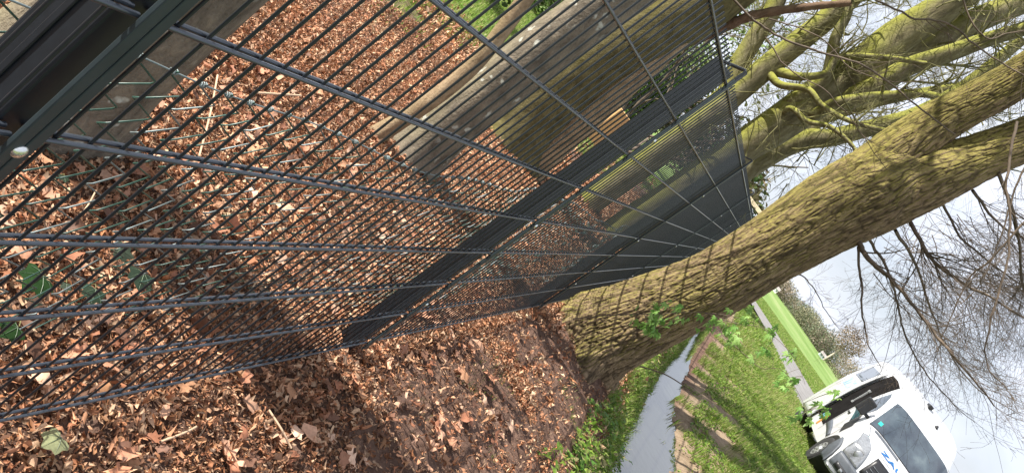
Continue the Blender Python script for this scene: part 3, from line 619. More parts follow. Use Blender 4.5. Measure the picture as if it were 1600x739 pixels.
# --- multi-stemmed mossy tree rising over the fence
stem_tree = empty('multi_stem_tree', (0, 0, 0), 'mossy green many-stemmed tree spreading above the fence behind the big trunk', 'tree')
rs = np.random.default_rng(202); tw = Twigs()
B0 = np.array([-.95, 8.0, -.3])
def stem(pts, widths, name='stem', base=None, mat='mossbark', nc=10, ln=.8):
    P = [at(*p) for p in pts]; dist = [np.linalg.norm(p - CP) for p in P]; R = [w / 2 * d / FPX for w, d in zip(widths, dist)]
    if base is not None: P = [np.array(base), np.array(base) * .5 + P[0] * .5 + np.array([0, 0, .1])] + P; R = [R[0] * 1.15, R[0] * 1.05] + R
    P, R = resample(P, R, .03); nseg = 64 if max(R) > .1 else 28
    branch_mesh(P, R, nseg, 0, int(rs.integers(1, 99)), M[mat], name, stem_tree)
    for q in range(nc):
        i = rs.integers(int(len(P) * .3), len(P) - 1); a = rs.normal(size=3); a[2] = abs(a[2]) * .6; d = (P[i + 1] - P[i]) / np.linalg.norm(P[i + 1] - P[i])
        tw.grow(P[i], d * .6 + a * .6, ln * rs.uniform(.5, 1.2), min(.02, R[i] * .4), 3, rs)
D = 8.0
stem([(1140, 140, D), (1152, 105, D), (1172, 72, D), (1205, 20, D), (1222, -20, D), (1250, -100, D)], [30, 29, 28, 26, 24, 20], base=(-1.32, 7.9, 1.2))
stem([(1120, 172, 7.8), (1142, 152, 7.8), (1190, 112, 7.8), (1255, 60, 7.8), (1310, 15, 7.8), (1380, -50, 7.8)], [38, 36, 34, 32, 30, 26], base=tuple(at(900, 332, 7.8)))
stem([(1145, 240, 8), (1200, 205, 8), (1260, 165, 8), (1330, 118, 8), (1400, 60, 8), (1470, 15, 8), (1560, -50, 8)], [50, 54, 58, 55, 50, 44, 38], base=tuple(at(958, 372, 8)), nc=14)
stem([(1290, 150, 8), (1350, 110, 8.1), (1420, 78, 8.2), (1490, 48, 8.3), (1560, 18, 8.4), (1640, -10, 8.5)], [50, 46, 42, 36, 32, 28], name='limb')
stem([(1300, 165, 8), (1360, 140, 7.8), (1420, 105, 7.7), (1480, 85, 7.6), (1550, 60, 7.5), (1640, 35, 7.4)], [34, 32, 26, 24, 20, 16], name='limb')
stem([(1155, 272, 9), (1215, 235, 9), (1260, 218, 9), (1300, 215, 9), (1360, 200, 9), (1430, 180, 9), (1500, 140, 9), (1600, 60, 9)], [34, 32, 30, 26, 24, 22, 18, 14], base=tuple(at(985, 385, 9)))
stem([(1215, 240, 9), (1280, 190, 9.1), (1350, 165, 9.2), (1440, 145, 9.3), (1540, 130, 9.4)], [22, 18, 16, 13, 10], name='limb', nc=8)
stem([(1215, 198, 8), (1225, 170, 7.95), (1250, 150, 7.8), (1290, 122, 7.7), (1305, 60, 7.6), (1325, 20, 7.6), (1330, -30, 7.6)], [26, 24, 20, 18, 15, 12, 10], name='limb', nc=8)
stem([(1196, 107, 7.8), (1222, 114, 7.75), (1250, 120, 7.6), (1290, 115, 7.5), (1310, 90, 7.5), (1380, 90, 7.4), (1450, 100, 7.3)], [18, 15, 12, 10, 9, 8, 6], name='limb', nc=8, ln=.5)
stem([(1258, 168, 8), (1274, 178, 7.8), (1310, 160, 7.5), (1380, 150, 7.4), (1450, 148, 7.3), (1520, 172, 7.2)], [20, 18, 16, 13, 10, 6], name='limb', nc=8, ln=.5)
stem([(1196, 107, 7.8), (1218, 132, 7.6), (1262, 140, 7.3), (1285, 165, 7.2), (1330, 190, 7.1), (1400, 205, 7.0), (1460, 190, 6.9)], [13, 11, 9, 8, 7, 6, 4], name='limb', nc=9, ln=.5)
stem([(1218, 194, 8), (1226, 176, 7.8), (1238, 170, 7.3), (1262, 190, 7.2), (1300, 200, 7.1), (1340, 240, 7.0), (1350, 300, 6.9)], [11, 10, 8, 8, 7, 5, 3], name='limb', nc=9, ln=.5)
for k_ in range(230):
    a = at(rs.uniform(1130, 1620), rs.uniform(-40, 260), rs.uniform(6.5, 12)); d = rs.normal(size=3); d[2] = abs(d[2]); tw.grow(a, d, rs.uniform(.5, 1.3), rs.uniform(.004, .011), 3, rs)
for k_ in range(60):    # thin twigs hanging between the stems and the trunk
    a = at(rs.uniform(1170, 1420), rs.uniform(170, 290), rs.uniform(6.5, 9)); tw.grow(a, (rs.uniform(-.4, .8), rs.uniform(-.5, .5), rs.uniform(-.8, .2)), rs.uniform(.4, .9), .006, 2, rs, up=-.08)
tw.build('crown', M['twig_moss'], stem_tree)

# ------------------------------------------------------------------ foliage helpers: distant bushes, wood, trees
def clump(n, c, rad, rs, size, pal, hollow=.5):
    d = rs.normal(size=(n, 3)); d /= np.linalg.norm(d, axis=1)[:, None]; q = rs.uniform(hollow, 1, n) ** .6
    lump = .7 + .6 * vn(d[:, 0] * 2.2 + c[0], d[:, 2] * 2.2 + d[:, 1] * 1.7 + c[1], 5)
    P = np.array(c) + d * np.array(rad) * (q * lump)[:, None]
    return P, rs.uniform(.6, 1.3, n) * size, np.array(pal)[rs.integers(0, len(pal), n)] * rs.uniform(.55, 1.1, (n, 1))
def bush(name, c, rad, n, size, pal, label, cat='bush', group=None, seed=1, trunk=True):
    rs = np.random.default_rng(seed); root = empty(name, (0, 0, 0), label, cat, group)
    P, s, co = clump(n, c, rad, rs, size, pal, .2); leaf_cloud('foliage', P, s, co, M['far_leaf'], .9, seed=seed, parent=root)
    t = Twigs()
    for q in range(7): t.grow((c[0] + rs.normal() * rad[0] * .1, c[1] + rs.normal() * rad[1] * .1, -.15), (rs.normal() * .5, rs.normal() * .5, 1), c[2] + rad[2] * .8, .03 + .01 * rad[2], 2, rs)
    t.build('stem', M['twig'], root); return root
g1 = [(.10, .20, .03), (.16, .28, .05), (.07, .13, .02)]; g2 = [(.05, .10, .02), (.08, .13, .03), (.10, .15, .03)]; br = [(.16, .12, .07), (.20, .15, .09), (.12, .10, .05)]
bush('shrub', at(1030, 95, 20), (1.6, 1.6, 1.5), 2600, .16, g1, 'light green leafing shrub seen through the top of the second bay', seed=41)
bush('shrub', at(985, 60, 26) + (-2, 0, -1.2), (2.4, 2, 1.8), 2600, .2, g1, 'green shrub at the back of the lawn behind the trunks', seed=42)
bush('shrub', (-8, 13, .9), (1.5, 1.5, 1.1), 2200, .13, g2, 'dark green shrub standing on the lawn left of the trunks', seed=43)
for i, (x_, y_, lab) in enumerate([(-9, 34, 'brown twiggy hedge mass far behind the lawn'), (-15, 30, 'second brown hedge tree behind the lawn, further left'), (-4.5, 40, 'brown bushy tree behind the road end of the fence')]):
    bush('hedge_tree', (x_, y_, 2.2), (3, 2, 2.4), 3000, .3, br + g2, lab, 'tree', seed=50 + i)
# upper canopy greening behind the stems
bush('young_tree', at(1150, 75, 16), (1.3, 1.3, 1.5), 1500, .10, [(.25, .36, .12), (.18, .27, .08)], 'small tree with fresh pale green leaves behind the stems over the fence', 'tree', seed=60)

# far wood along the field
rs = np.random.default_rng(77); Ps, Ss, Cs = [], [], []
hazed_pals = [[(.36, .30, .20), (.40, .33, .24), (.42, .35, .27)], [(.21, .26, .15), (.25, .28, .18)], [(.40, .37, .24), (.34, .34, .21)], [(.44, .35, .27), (.38, .31, .24)]]  # distance haze is mixed into these pale, muted tones
for i in range(150):
    az = math.radians(rs.uniform(-30, 16)); dd = rs.uniform(190, 230); h = rs.uniform(.85, 1.15) * float(np.interp(math.degrees(az), [-30, 2, 10, 16], [3.8, 3.8, 6.2, 6.0])); c = (CP[0] + dd * math.sin(az), CP[1] + dd * math.cos(az), h * .40)
    p, s, co = clump(1700, c, (rs.uniform(3, 6), 3.5, h * .62), rs, .34, hazed_pals[rs.choice([0, 1, 1, 1, 2, 3])], .3); Ps.append(p); Ss.append(s); Cs.append(co)
wd = leaf_cloud('far_wood', np.concatenate(Ps), np.concatenate(Ss), np.concatenate(Cs), M['far_leaf'], 1.0, seed=8, nr=4); tag(wd, 'brown and dark green wood along the far edge of the field', 'wood', kind='stuff')
ft = empty('pale_tree', (0, 0, 0), 'pale bare rounded tree rising above the far wood left of the van roof', 'tree')
p, s, co = clump(2600, at(1328, 536, 175) , (3.6, 3, 3.2), np.random.default_rng(5), .28, [(.42, .32, .24), (.36, .28, .2)], .2); leaf_cloud('crown', p, s, co, M['far_leaf'], 1.0, parent=ft)
t = Twigs(); b_ = at(1328, 536, 175)
t.add([(b_[0], b_[1], -.2), (b_[0] + .1, b_[1], 1.5), (b_[0], b_[1], b_[2] + 1)], [.22, .18, .05], 8)
t.build('trunk', simple('pale_bark', (.5, .42, .34), .9), ft)
def house(name, c, d, wall, roof, label, n=0):
    root = empty(name, (0, 0, 0), label, 'house')
    m = MB(); m.box((c[0], c[1], d[2] / 2 - .2), d); w = m.build('wall', wall, root)
    m = MB(); x0, x1, y0, y1, z0, z1 = c[0] - d[0] / 2 - .1, c[0] + d[0] / 2 + .1, c[1] - d[1] / 2 - .1, c[1] + d[1] / 2 + .1, d[2] - .2, d[2] + d[1] * .25
    m.add([(x0, y0, z0), (x1, y0, z0), (x1, y1, z0), (x0, y1, z0), (x0, c[1], z1), (x1, c[1], z1)], [(0, 1, 5, 4), (2, 3, 4, 5), (0, 4, 3), (1, 2, 5), (0, 3, 2, 1)]); m.build('roof', roof, root)
    for k_ in (-1, 1):
        m = MB(); m.box((c[0] + k_ * d[0] * .25, c[1] - d[1] / 2 - .02, d[2] * .45), (d[0] * .2, .06, d[2] * .35)); m.build('window', M['glass'], root)
pw = simple('pale_render', (.75, .74, .70), .8, 0, .05); dr = simple('roof_tile', (.3, .27, .25), .8, 0, .2, 4)
q = at(1224, 444, 170); house('farmhouse', (q[0], 170, 0), (1.3, 1.5, .9), pw, dr, 'tiny white shed at the far edge of the field beside the trunk')
q = at(1296, 548, 165); house('farmhouse', (q[0], 165, 0), (1.2, 1.2, .7), simple('grey_render', (.4, .45, .45), .8), dr, 'tiny grey shed before the far wood, near the van')
# flat-roofed building glimpsed between fence top and trunk
kb = empty('flat_roofed_building', (0, 0, 0), 'flat roofed building with pale fascia and turquoise front glimpsed between fence and trunk', 'building')
a = at(1168, 306, 30); b_ = at(1196, 342, 30); zt = a[2]
m = MB(); m.box(((a[0] + b_[0]) / 2, 30.9, zt / 2 - .2), (b_[0] - a[0] + 1.3, 1.6, zt - .1)); m.build('wall', simple('dark_timber', (.05, .06, .05), .8), kb)
m = MB(); m.box(((a[0] + b_[0]) / 2, 30.8, zt + .0), (b_[0] - a[0] + 1.9, 2.2, .16)); m.build('fascia', simple('pale_fascia', (.75, .62, .42), .6), kb, bevel=.01)
for k_ in range(3):
    m = MB(); m.box((a[0] - .25 + k_ * .75, 30.06, zt - .62), (.62, .06, .75)); pn = m.build('panel', simple('turquoise_panel_%s' % 'abc'[k_], (.10 + .05 * k_, .45, .45), .4, 0, .3, 3), kb, bevel=.01)

# cut log / crate board leaning behind the second bay, and a red flower pot behind it
q = at(962, 184, 14); lg = empty('log_section', (0, 0, 0), 'orange cut log section standing on end near the lawn beyond the fence', 'log')
m = MB(); hgt = .62; m.tube([(q[0], q[1], -.1), (q[0], q[1], q[2] + hgt / 2 - .1)], [.30, .27], 8); m.build('stump', M['wood'], lg)
q = at(933, 141, 14.5); rb = MB(); th = np.linspace(0, 1, 6); rb.tube([(q[0], q[1], q[2] - .14), (q[0], q[1], q[2] + .02), (q[0], q[1], q[2] + .06)], [.07, .10, .11], 12)
po = rb.build('flower_pot', simple('red_glaze', (.55, .02, .03), .4), None); tag(po, 'small bright red pot on top of a wooden post beyond the fence', 'pot')
m = MB(); m.box((q[0], q[1], (q[2] - .14) / 2 - .1), (.10, .10, q[2] + .06)); pp = m.build('garden_post', simple('weathered_wood', (.22, .18, .13), .9, 0, .2, 12, .3), None, bevel=.006); tag(pp, 'weathered wooden post carrying the red pot', 'post')
# sawn plank at the far left behind the first post
pl = MB(); a = onz(5, 40, .3); pl.box((-1.9, -1.25, .0), (.05, .30, .9), Matrix.Rotation(.35, 3, 'Z')); o = pl.build('wooden_plank', simple('sawn_wood', (.42, .35, .17), .8, 0, .25, 18, .3), None, bevel=.004); tag(o, 'rough sawn plank stuck in the leaves behind the foreground post', 'plank')

# ------------------------------------------------------------------ plants near the camera
def palmate(c, n, up, size, lobes=5):
    """a lobed leaf as fan of triangles: c base, n pointing dir, up normal"""
    n = np.array(n, float); n /= np.linalg.norm(n); s = np.cross(up, n); s /= np.linalg.norm(s); u = np.cross(n, s)
    V = [np.array(c, float), np.array(c) + n * size * .42]; F = []
    angs = np.linspace(-2.3, 2.3, lobes * 2 + 1)
    for i, a in enumerate(angs):
        tip = (i % 2 == 1); L = size * (.62 if tip else .34) * (1 - .12 * abs(a)) + (size * .25 if abs(a) < .3 + .3 * tip else 0)
        ctr = np.array(c) + n * size * .30
        V.append(ctr + (n * math.cos(a) + s * math.sin(a)) * L + u * (-.10 * size * abs(math.sin(a)) - (.05 * size if tip else 0)))
    k = len(angs)
    for i in range(k - 1): F.append((1, 2 + i, 3 + i))
    F.append((0, 2, 1)); F.append((0, 1, 1 + k)); return V, F
def leafy(name, leaves, mat, parent):
    V, F, C = [], [], []
    for (v, f), c in leaves:
        b = len(V); V += [tuple(x) for x in v]; F += [tuple(i + b for i in t_) for t_ in f]; C += [(*c, 1)] * len(v)
    return arr_mesh(name, V, F, mat, parent, False, np.array(C))
# ivy behind the fence, bottom left
def ivy_leaf(c, d, up, size, parent, colr, veins=True, name='leaf'):
    n = np.array(d, float); n /= np.linalg.norm(n); sd_ = np.cross(up, n); sd_ /= np.linalg.norm(sd_); u = np.cross(n, sd_)
    ang = [0, .22, .5, .85, 1.15, 1.5, 1.9, 2.25, 2.6, 2.9]; rad = [.74, .60, .47, .60, .50, .42, .54, .50, .36, .20]
    A = [-a for a in ang[:0:-1]] + ang; Rr_ = rad[:0:-1] + rad
    c = np.array(c, float); ctr = c + n * size * .22; V = [ctr + u * size * .02]; C = [(*colr, 1)]
    for a, q in zip(A, Rr_):
        V.append(ctr + (n * math.cos(a) + sd_ * math.sin(a)) * q * size + u * size * (-.05 - .10 * abs(math.sin(a)) * q)); C.append((*[x * (.92 + .08 * math.cos(3 * a)) for x in colr], 1))
    k = len(A); F = [(0, i, i + 1) for i in range(1, k)] + [(0, k, 1)]
    o = arr_mesh(name, V, F, M['green_leaf'], parent, True, C)
    if veins:
        m = MB()
        for a, q in ((0, .66), (.85, .52), (-.85, .52), (1.9, .44), (-1.9, .44)):
            tip = ctr + (n * math.cos(a) + sd_ * math.sin(a)) * q * size + u * size * (-.05 - .10 * abs(math.sin(a)) * q + .02); m.tube([c + n * size * .1 + u * size * .035, (c + tip) / 2 + u * size * .03, tip], [size * .012, size * .009, size * .003], 4)
        m.build('leaf_veins', M['vein'], o)
    return o
M['vein'] = simple('pale_leaf_vein', (.11, .155, .09), .5)
ivy_c = [(.034, .062, .036), (.040, .070, .040), (.035, .095, .025), (.075, .105, .07)]
rs = np.random.default_rng(9)
for lab, a, b_, sz, ci in [('large dark ivy leaf with pale veins behind the lower fence wires', (225, 425), (210, 480), .080, 0),
    ('big bright green ivy leaf at the left edge behind the wires', (70, 430), (20, 460), .085, 2), ('green ivy leaf cut by the left edge of the photo', (30, 510), (0, 525), .06, 2),
    ('mid-sized ivy leaf just left of the large veined one', (150, 450), (140, 485), .062, 1), ('small pale ivy leaf right above the large veined one', (185, 388), (205, 400), .055, 3),
    ('tiny ivy leaf between two rods left of the large veined leaf', (104, 442), (104, 470), .030, 3), ('small ivy seedling leaf high up in the shaded litter', (100, 274), (104, 290), .028, 1)]:
    p = onz(*a, .0); q = onz(*b_, .0); root = empty('ivy_sprig', (0, 0, 0), lab, 'ivy'); ivy_leaf(p, q - p, np.array([.25, -.25, 1.]), sz, root, ivy_c[ci])
    t = Tubes(); t.add([p, p + (-.03, .04, -.03), p + (-.06, .05, -.08)], .0013, 5); t.build('stem', M['twig_moss'], root)
p = onz(98, 682, -.03); q = onz(60, 700, -.03)
o = ivy_leaf(p, q - p, np.array([0, 0, 1.]), .060, None, (.46, .50, .27), True, 'fallen_leaf'); tag(o, 'pale green fallen leaf lying on the litter at the bottom left', 'leaf')
# sticks lying in the litter
for a, b_, z_, rr, lab in [((340, 118), (311, 245), .02, .0042, 'pale stick lying in the leaves below the nearest beech trunk'), ((395, 145), (470, 150), -.03, .006, 'short thick piece of bark lying in the leaves'), ((150, 298), (118, 345), .02, .0022, 'thin pale stalk standing in the shaded leaves near the ivy'),
        ((700, 395), (760, 420), -.05, .003, 'thin twig lying behind the second fence post'), ((250, 690), (330, 652), -.055, .003, 'thin brown twig in the litter at the bottom'), ((420, 640), (455, 700), -.055, .0035, 'bent twig in the litter in front of the fence')]:
    p = onz(*a, z_); q = onz(*b_, z_ - .01); tq = Tubes(); m_ = (p + q) / 2 + np.array([.008, -.006, .008]); tq.add(catmull([p, m_, q], 5), rr, 6); o = tq.build('fallen_stick', simple('pale_stick', (.50, .34, .22), .8, 0, .25, 30) if 'pale_stick' not in bpy.data.materials else bpy.data.materials['pale_stick']); tag(o, lab, 'stick')
# sprouting shoots with fresh leaves in front of the trunk
def leaflets(c, n, up, size, rs):
    n = np.array(n, float); n /= np.linalg.norm(n); s_ = np.cross(up, n); s_ /= np.linalg.norm(s_); u = np.cross(n, s_); V = [np.array(c, float)]; F = []
    for a in (-1.5, -.75, 0, .75, 1.5):
        d = n * math.cos(a) + s_ * math.sin(a); q = np.cross(u, d); L = size * (1 - .22 * abs(a)) * rs.uniform(.8, 1.15); b = len(V); dr = u * -.12 * L; j = rs.normal() * .15
        V += [V[0] + d * L * .30 + q * L * .13 + dr * .3, V[0] + d * L * .42 + q * L * .24 + dr * .5, V[0] + d * L * .55 + q * L * .14 + dr * .6, V[0] + d * L * .68 + q * L * .19 + dr, V[0] + d * L + dr * (2 + j) + np.array([0, 0, -.15 * L]),
              V[0] + d * L * .68 - q * L * .19 + dr, V[0] + d * L * .55 - q * L * .14 + dr * .6, V[0] + d * L * .42 - q * L * .24 + dr * .5, V[0] + d * L * .30 - q * L * .13 + dr * .3, V[0] + d * L * .5 + u * .04 * L]
        m_ = b + 9
        for k_ in range(8): F.append((m_, b + k_, b + k_ + 1))
        F += [(0, b, m_), (0, m_, b + 8)]
    return V, F
def sprout(pts, r, clusters, label, seed):
    rs = np.random.default_rng(seed); root = empty('leafy_shoot', (0, 0, 0), label, 'shoot'); P = catmull([at(*p) for p in pts], 6); t = Tubes(); t.add(P, np.linspace(r, r * .3, len(P)), 6)
    L = []
    for (cx, cy, cd, n, sp_) in clusters:
        for q in range(int(n * 1.4)):
            c = at(cx + rs.normal() * sp_, cy + rs.normal() * sp_, cd + rs.normal() * .04)
            j = np.argmin(np.linalg.norm(P - c, axis=1)); t.add([P[j], (P[j] + c) / 2 + (0, 0, .015), c], .0011, 3)
            L.append((leaflets(c, (rs.normal() * .5, rs.normal() * .5, -1 + rs.normal() * .3), rs.normal(size=3) + (-.6, -.6, .5), rs.uniform(.032, .058), rs), np.array([(.28, .48, .12), (.36, .56, .16), (.20, .40, .08)][rs.integers(0, 3)])))
    t.build('stem', M['twig'], root); leafy('leaves', L, M['green_leaf'], root)
sprout([(895, 498, 2.75), (960, 492, 2.7), (1030, 490, 2.65), (1100, 488, 2.6), (1160, 498, 2.55), (1195, 512, 2.5)], .004,
       [(1030, 492, 2.65, 14, 9), (1020, 512, 2.65, 16, 10), (1060, 490, 2.6, 6, 8), (995, 500, 2.7, 4, 8), (1110, 505, 2.6, 6, 9)], 'thin shoot with fresh green lobed leaves in front of the trunk foot', 3)
sprout([(1100, 488, 2.6), (1150, 505, 2.55), (1190, 512, 2.5), (1225, 540, 2.45), (1245, 565, 2.4), (1258, 600, 2.4)], .003,
       [(1140, 510, 2.55, 9, 9), (1205, 520, 2.5, 9, 9), (1235, 555, 2.45, 6, 7), (1240, 590, 2.4, 4, 6), (1165, 500, 2.5, 5, 8)], 'leafy shoot end hanging before the narrow road', 4)
sprout([(1120, 515, 2.5), (1165, 555, 2.4), (1190, 575, 2.35), (1225, 580, 2.3), (1262, 640, 2.3)], .003,
       [(1150, 535, 2.45, 5, 8), (1185, 560, 2.35, 3, 7), (1230, 600, 2.3, 4, 6), (1262, 650, 2.3, 6, 8), (1285, 630, 2.3, 5, 8), (1300, 612, 2.3, 3, 5)], 'lowest leafy shoot, reaching towards the open van door', 5)
t = Tubes(); t.add(catmull([at(1000, 572, 2.9), at(1040, 585, 2.9), at(1080, 610, 2.9), at(1100, 622, 2.9)], 6), np.linspace(.006, .002, 19), 6); t.add(catmull([at(1065, 598, 2.9), at(1120, 606, 2.9), at(1165, 598, 2.9)], 5), .0016, 4)
o = t.build('dead_twig', M['twig'], None); tag(o, 'dark leafless twig reaching out over the ditch water', 'twig')
# weeds at the trunk foot
def weed(c, n, h, sz, label, seed, pal=((.22, .42, .07), (.30, .50, .10), (.15, .33, .06))):
    rs = np.random.default_rng(seed); root = empty('weed_plant', (0, 0, 0), label, 'plant'); t = Tubes(); L = []
    for q in range(n):
        b = np.array([c[0] + rs.normal() * .06, c[1] + rs.normal() * .09, 0]); b[2] = gz(b[0], b[1]) - .02; d = np.array([rs.normal() * .4 + .1, rs.normal() * .4, 1.]); hh = h * rs.uniform(.5, 1.1)
        P = np.array([b, b + d * hh * .5, b + d * hh + (0, 0, -.1 * hh)]); t.add(P, .0018, 4)
        for k_ in range(7):
            f_ = rs.uniform(.3, 1); p = b + d * hh * f_; L.append((palmate(p, (rs.normal(), rs.normal(), .1), (0, 0, 1), sz * rs.uniform(.6, 1.2), 3), np.array(pal[rs.integers(0, 3)]) * rs.uniform(.7, 1.05)))
    t.build('stem', M['twig_moss'], root); leafy('leaves', L, M['green_leaf'], root)
for (px_, py_, z_, n_, h_, s_, lab) in [(905, 722, -.2, 10, .09, .05, 'leafy green weed at the bottom edge beside the leaf bank'), (950, 660, -.25, 12, .14, .055, 'tall leafy weed at the foot of the big trunk above the ditch'),
        (985, 690, -.35, 12, .14, .05, 'bright weed leaning over the near edge of the ditch water'), (930, 640, -.15, 6, .08, .04, 'small weed between trunk foot and leaf bank'), (860, 728, -.12, 3, .05, .03, 'tiny weed seedling on the leaf bank'), (1010, 730, -.5, 8, .1, .04, 'weed tuft by the water at the bottom edge')]:
    p = onz(px_, py_, z_); weed((p[0], p[1]), n_, h_, s_, lab, int(px_))

# ------------------------------------------------------------------ the van
van = empty('van', (5.22, 13.0, -.15), 'white panel van with its side door slid open and grey bumper, parked on the verge', 'van')
van.rotation_euler = (0, 0, math.radians(272))
# longitudinal profile of the centre line: (X back from bumper, Z, half width, corner drop, sweep back at the edges)
PROF = [(-.06, .30, .86, .0, .16), (0, .42, .90, .0, .20), (0, .62, .92, .0, .22), (-.03, .80, .93, .0, .26), (-.07, 1.0, .92, .02, .30), (-.14, 1.12, .90, .05, .32), (-.32, 1.22, .90, .07, .26), (-.60, 1.31, .90, .08, .18), (-.88, 1.385, .93, .09, .13),
        (-.95, 1.42, .93, .09, .12), (-1.15, 1.62, .90, .07, .11), (-1.4, 1.87, .86, .06, .09), (-1.6, 2.06, .83, .06, .07), (-1.68, 2.13, .82, .07, .05), (-1.95, 2.36, .80, .10, .03), (-2.3, 2.50, .82, .12, 0), (-2.8, 2.58, .84, .12, 0), (-3.6, 2.60, .84, .12, 0), (-4.6, 2.60, .84, .12, 0), (-5.35, 2.58, .83, .12, 0), (-5.46, 2.52, .82, .12, 0)]
PR = np.array(PROF); sl = np.concatenate([[0], np.cumsum(np.hypot(*np.diff(PR[:, :2], axis=0).T))])
def smax(X):  # arclength of profile at X back
    return np.interp(-X, -PR[3:, 0], sl[3:])
def top(s, v, off=0.0):
    f = lambda s: np.array([np.interp(s, sl, PR[:, i]) for i in range(5)])
    X, Z, w, c, k = f(s); av = abs(v); p = np.array([X - k * av ** 2.6, v * w, Z - c * av ** 8 + .015 * (1 - av * av)])
    if off:
        e = 1e-3; dv = top(s, min(v + e, 1)) - top(s, min(v + e, 1) - 2 * e); ds = top(min(s + e, sl[-1]), v) - top(max(s - e, 0), v); n = np.cross(ds, dv); n /= np.linalg.norm(n) + 1e-12
        if n[2] < -.2 or (abs(n[2]) <= .2 and n[0] < 0): n = -n
        p = p + n * off
    return p
WMAX = 1.0
def side(s, h, sg=1, off=0.0):                         # h 0 = shoulder edge, 1 = sill
    e = top(s, sg); zb = .34; z = e[2] + (zb - e[2]) * h; q = np.clip((2.3 - z) / 1.0, 0, 1)
    wm = np.interp(-e[0], [0, .25, .6, 1.0, 5.3, 5.6], [.90, .95, .985, WMAX, WMAX, .97])
    y = abs(e[1]) + (wm - abs(e[1])) * min(1, (1 - (1 - min(1, h * 1.6)) ** 2)) - .03 * max(0, (.6 - z))
    return np.array([e[0], sg * (y + off), z])
def sheet(fn, a, b_, na, nb_, name, mat, parent, thick=0, smooth=True):
    A = np.linspace(*a, na) if not hasattr(a, 'shape') else a; B = np.linspace(*b_, nb_); V = [fn(x, y) for x in A for y in B]; na = len(A)
    F = [(i * nb_ + j, i * nb_ + j + 1, (i + 1) * nb_ + j + 1, (i + 1) * nb_ + j) for i in range(na - 1) for j in range(nb_ - 1)]
    m = MB(); m.add(V, F); o = m.build(name, mat, parent, smooth)
    if thick: md = o.modifiers.new('s', 'SOLIDIFY'); md.thickness = thick; md.offset = 0
    return o
SS = np.unique(np.concatenate([sl, np.linspace(0, sl[-1], 90)]))
m = MB(); nb_ = 31; B = np.linspace(-1, 1, nb_)
V = [top(s, v) for s in SS for v in B]; na = len(SS)
m.add(V, [(i * nb_ + j, i * nb_ + j + 1, (i + 1) * nb_ + j + 1, (i + 1) * nb_ + j) for i in range(na - 1) for j in range(nb_ - 1)])
Hh = np.linspace(0, 1, 14)
for sg in (-1, 1):
    V = [side(s, h, sg) for s in SS for h in Hh]; m.add(V, [(i * 14 + j, i * 14 + j + 1, (i + 1) * 14 + j + 1, (i + 1) * 14 + j) for i in range(na - 1) for j in range(13)])
# rear and floor
e0 = [side(sl[-1], h, -1) for h in Hh[::-1]] + [top(sl[-1], v) for v in B] + [side(sl[-1], h, 1) for h in Hh]
m.add(e0, [tuple(range(len(e0)))]); m.add([(-.1, -.9, .34), (-.1, .9, .34), (-5.46, .9, .34), (-5.46, -.9, .34)], [(0, 1, 2, 3)])
body = m.build('body', M['white_paint'], van, True)
T_ = lambda X: float(smax(X))
NS = 24
sheet(lambda s, v: top(s, v, .006), (T_(-.97), T_(-1.62)), (-.945, .945), 14, 21, 'windscreen', M['glass'], van)
sheet(lambda s, v: top(s, v, .004), (T_(-.955), T_(-.985)), (-.95, .95), 3, 21, 'windscreen_seal', M['black_plastic'], van)
hood = sheet(lambda s, v: top(s, v, .007), (T_(-.84), T_(-.93)), (-.80, -.10), 3, 12, 'cowl_vent', M['grey_plastic'], van)
sheet(lambda s, v: top(s, v, .02), (0, 1), (-.99, .99), 2, 2, 'tmp', M['black_plastic'], van) if False else None
# bumper: lower part of the nose, standing proud, wrapping on to the side
sheet(lambda s, v: top(s, v, .035), np.linspace(0, .40, 9), (-1, 1), 9, 41, 'bumper', M['grey_plastic'], van, .05)
for sg in (-1, 1): sheet(lambda s, h: side(s, h, sg, .03), np.linspace(0, T_(-.42), 18), (.40, 1.02), 18, 10, 'bumper_wrap', M['grey_plastic'], van, .03)
sheet(lambda s, v: top(s, v, .03), (.44, .86), (-.56, .56), 6, 20, 'grille', M['black_plastic'], van, .02)
for k_ in range(4): sheet(lambda s, v: top(s, v, .045), (.46 + k_ * .08, .475 + k_ * .08), (-.5, .5), 2, 16, 'grille_bar', M['grey_plastic'], van, .006)
for sg in (-1, 1):
    hl = sheet(lambda s, q: top(s, sg * (lerp(.62 + .30 * ((s - .42) / .76) ** 1.6, .995, q)), .018), (.42, 1.16), (0, 1), 16, 10, 'headlight', M['lamp'], van, .02)
    m = MB(); th = np.linspace(0, 2 * PI, 20)
    c_ = top(.60, .78 * sg, .03); m.tube([c_, c_ + (.012, 0, 0)], [.085, .07], 18); m.build('reflector', M['rim'], hl, True)
    sheet(lambda s, v: top(s, v * sg, .064), (.10, .25), (.62, .90), 4, 6, 'fog_lamp_recess', M['black_plastic'], van, .006)
    m = MB(); c_ = top(.18, .74 * sg, .07); m.tube([c_, c_ + (.01, 0, 0)], [.04, .03], 14); m.build('fog_lamp', M['lamp'], van, True)
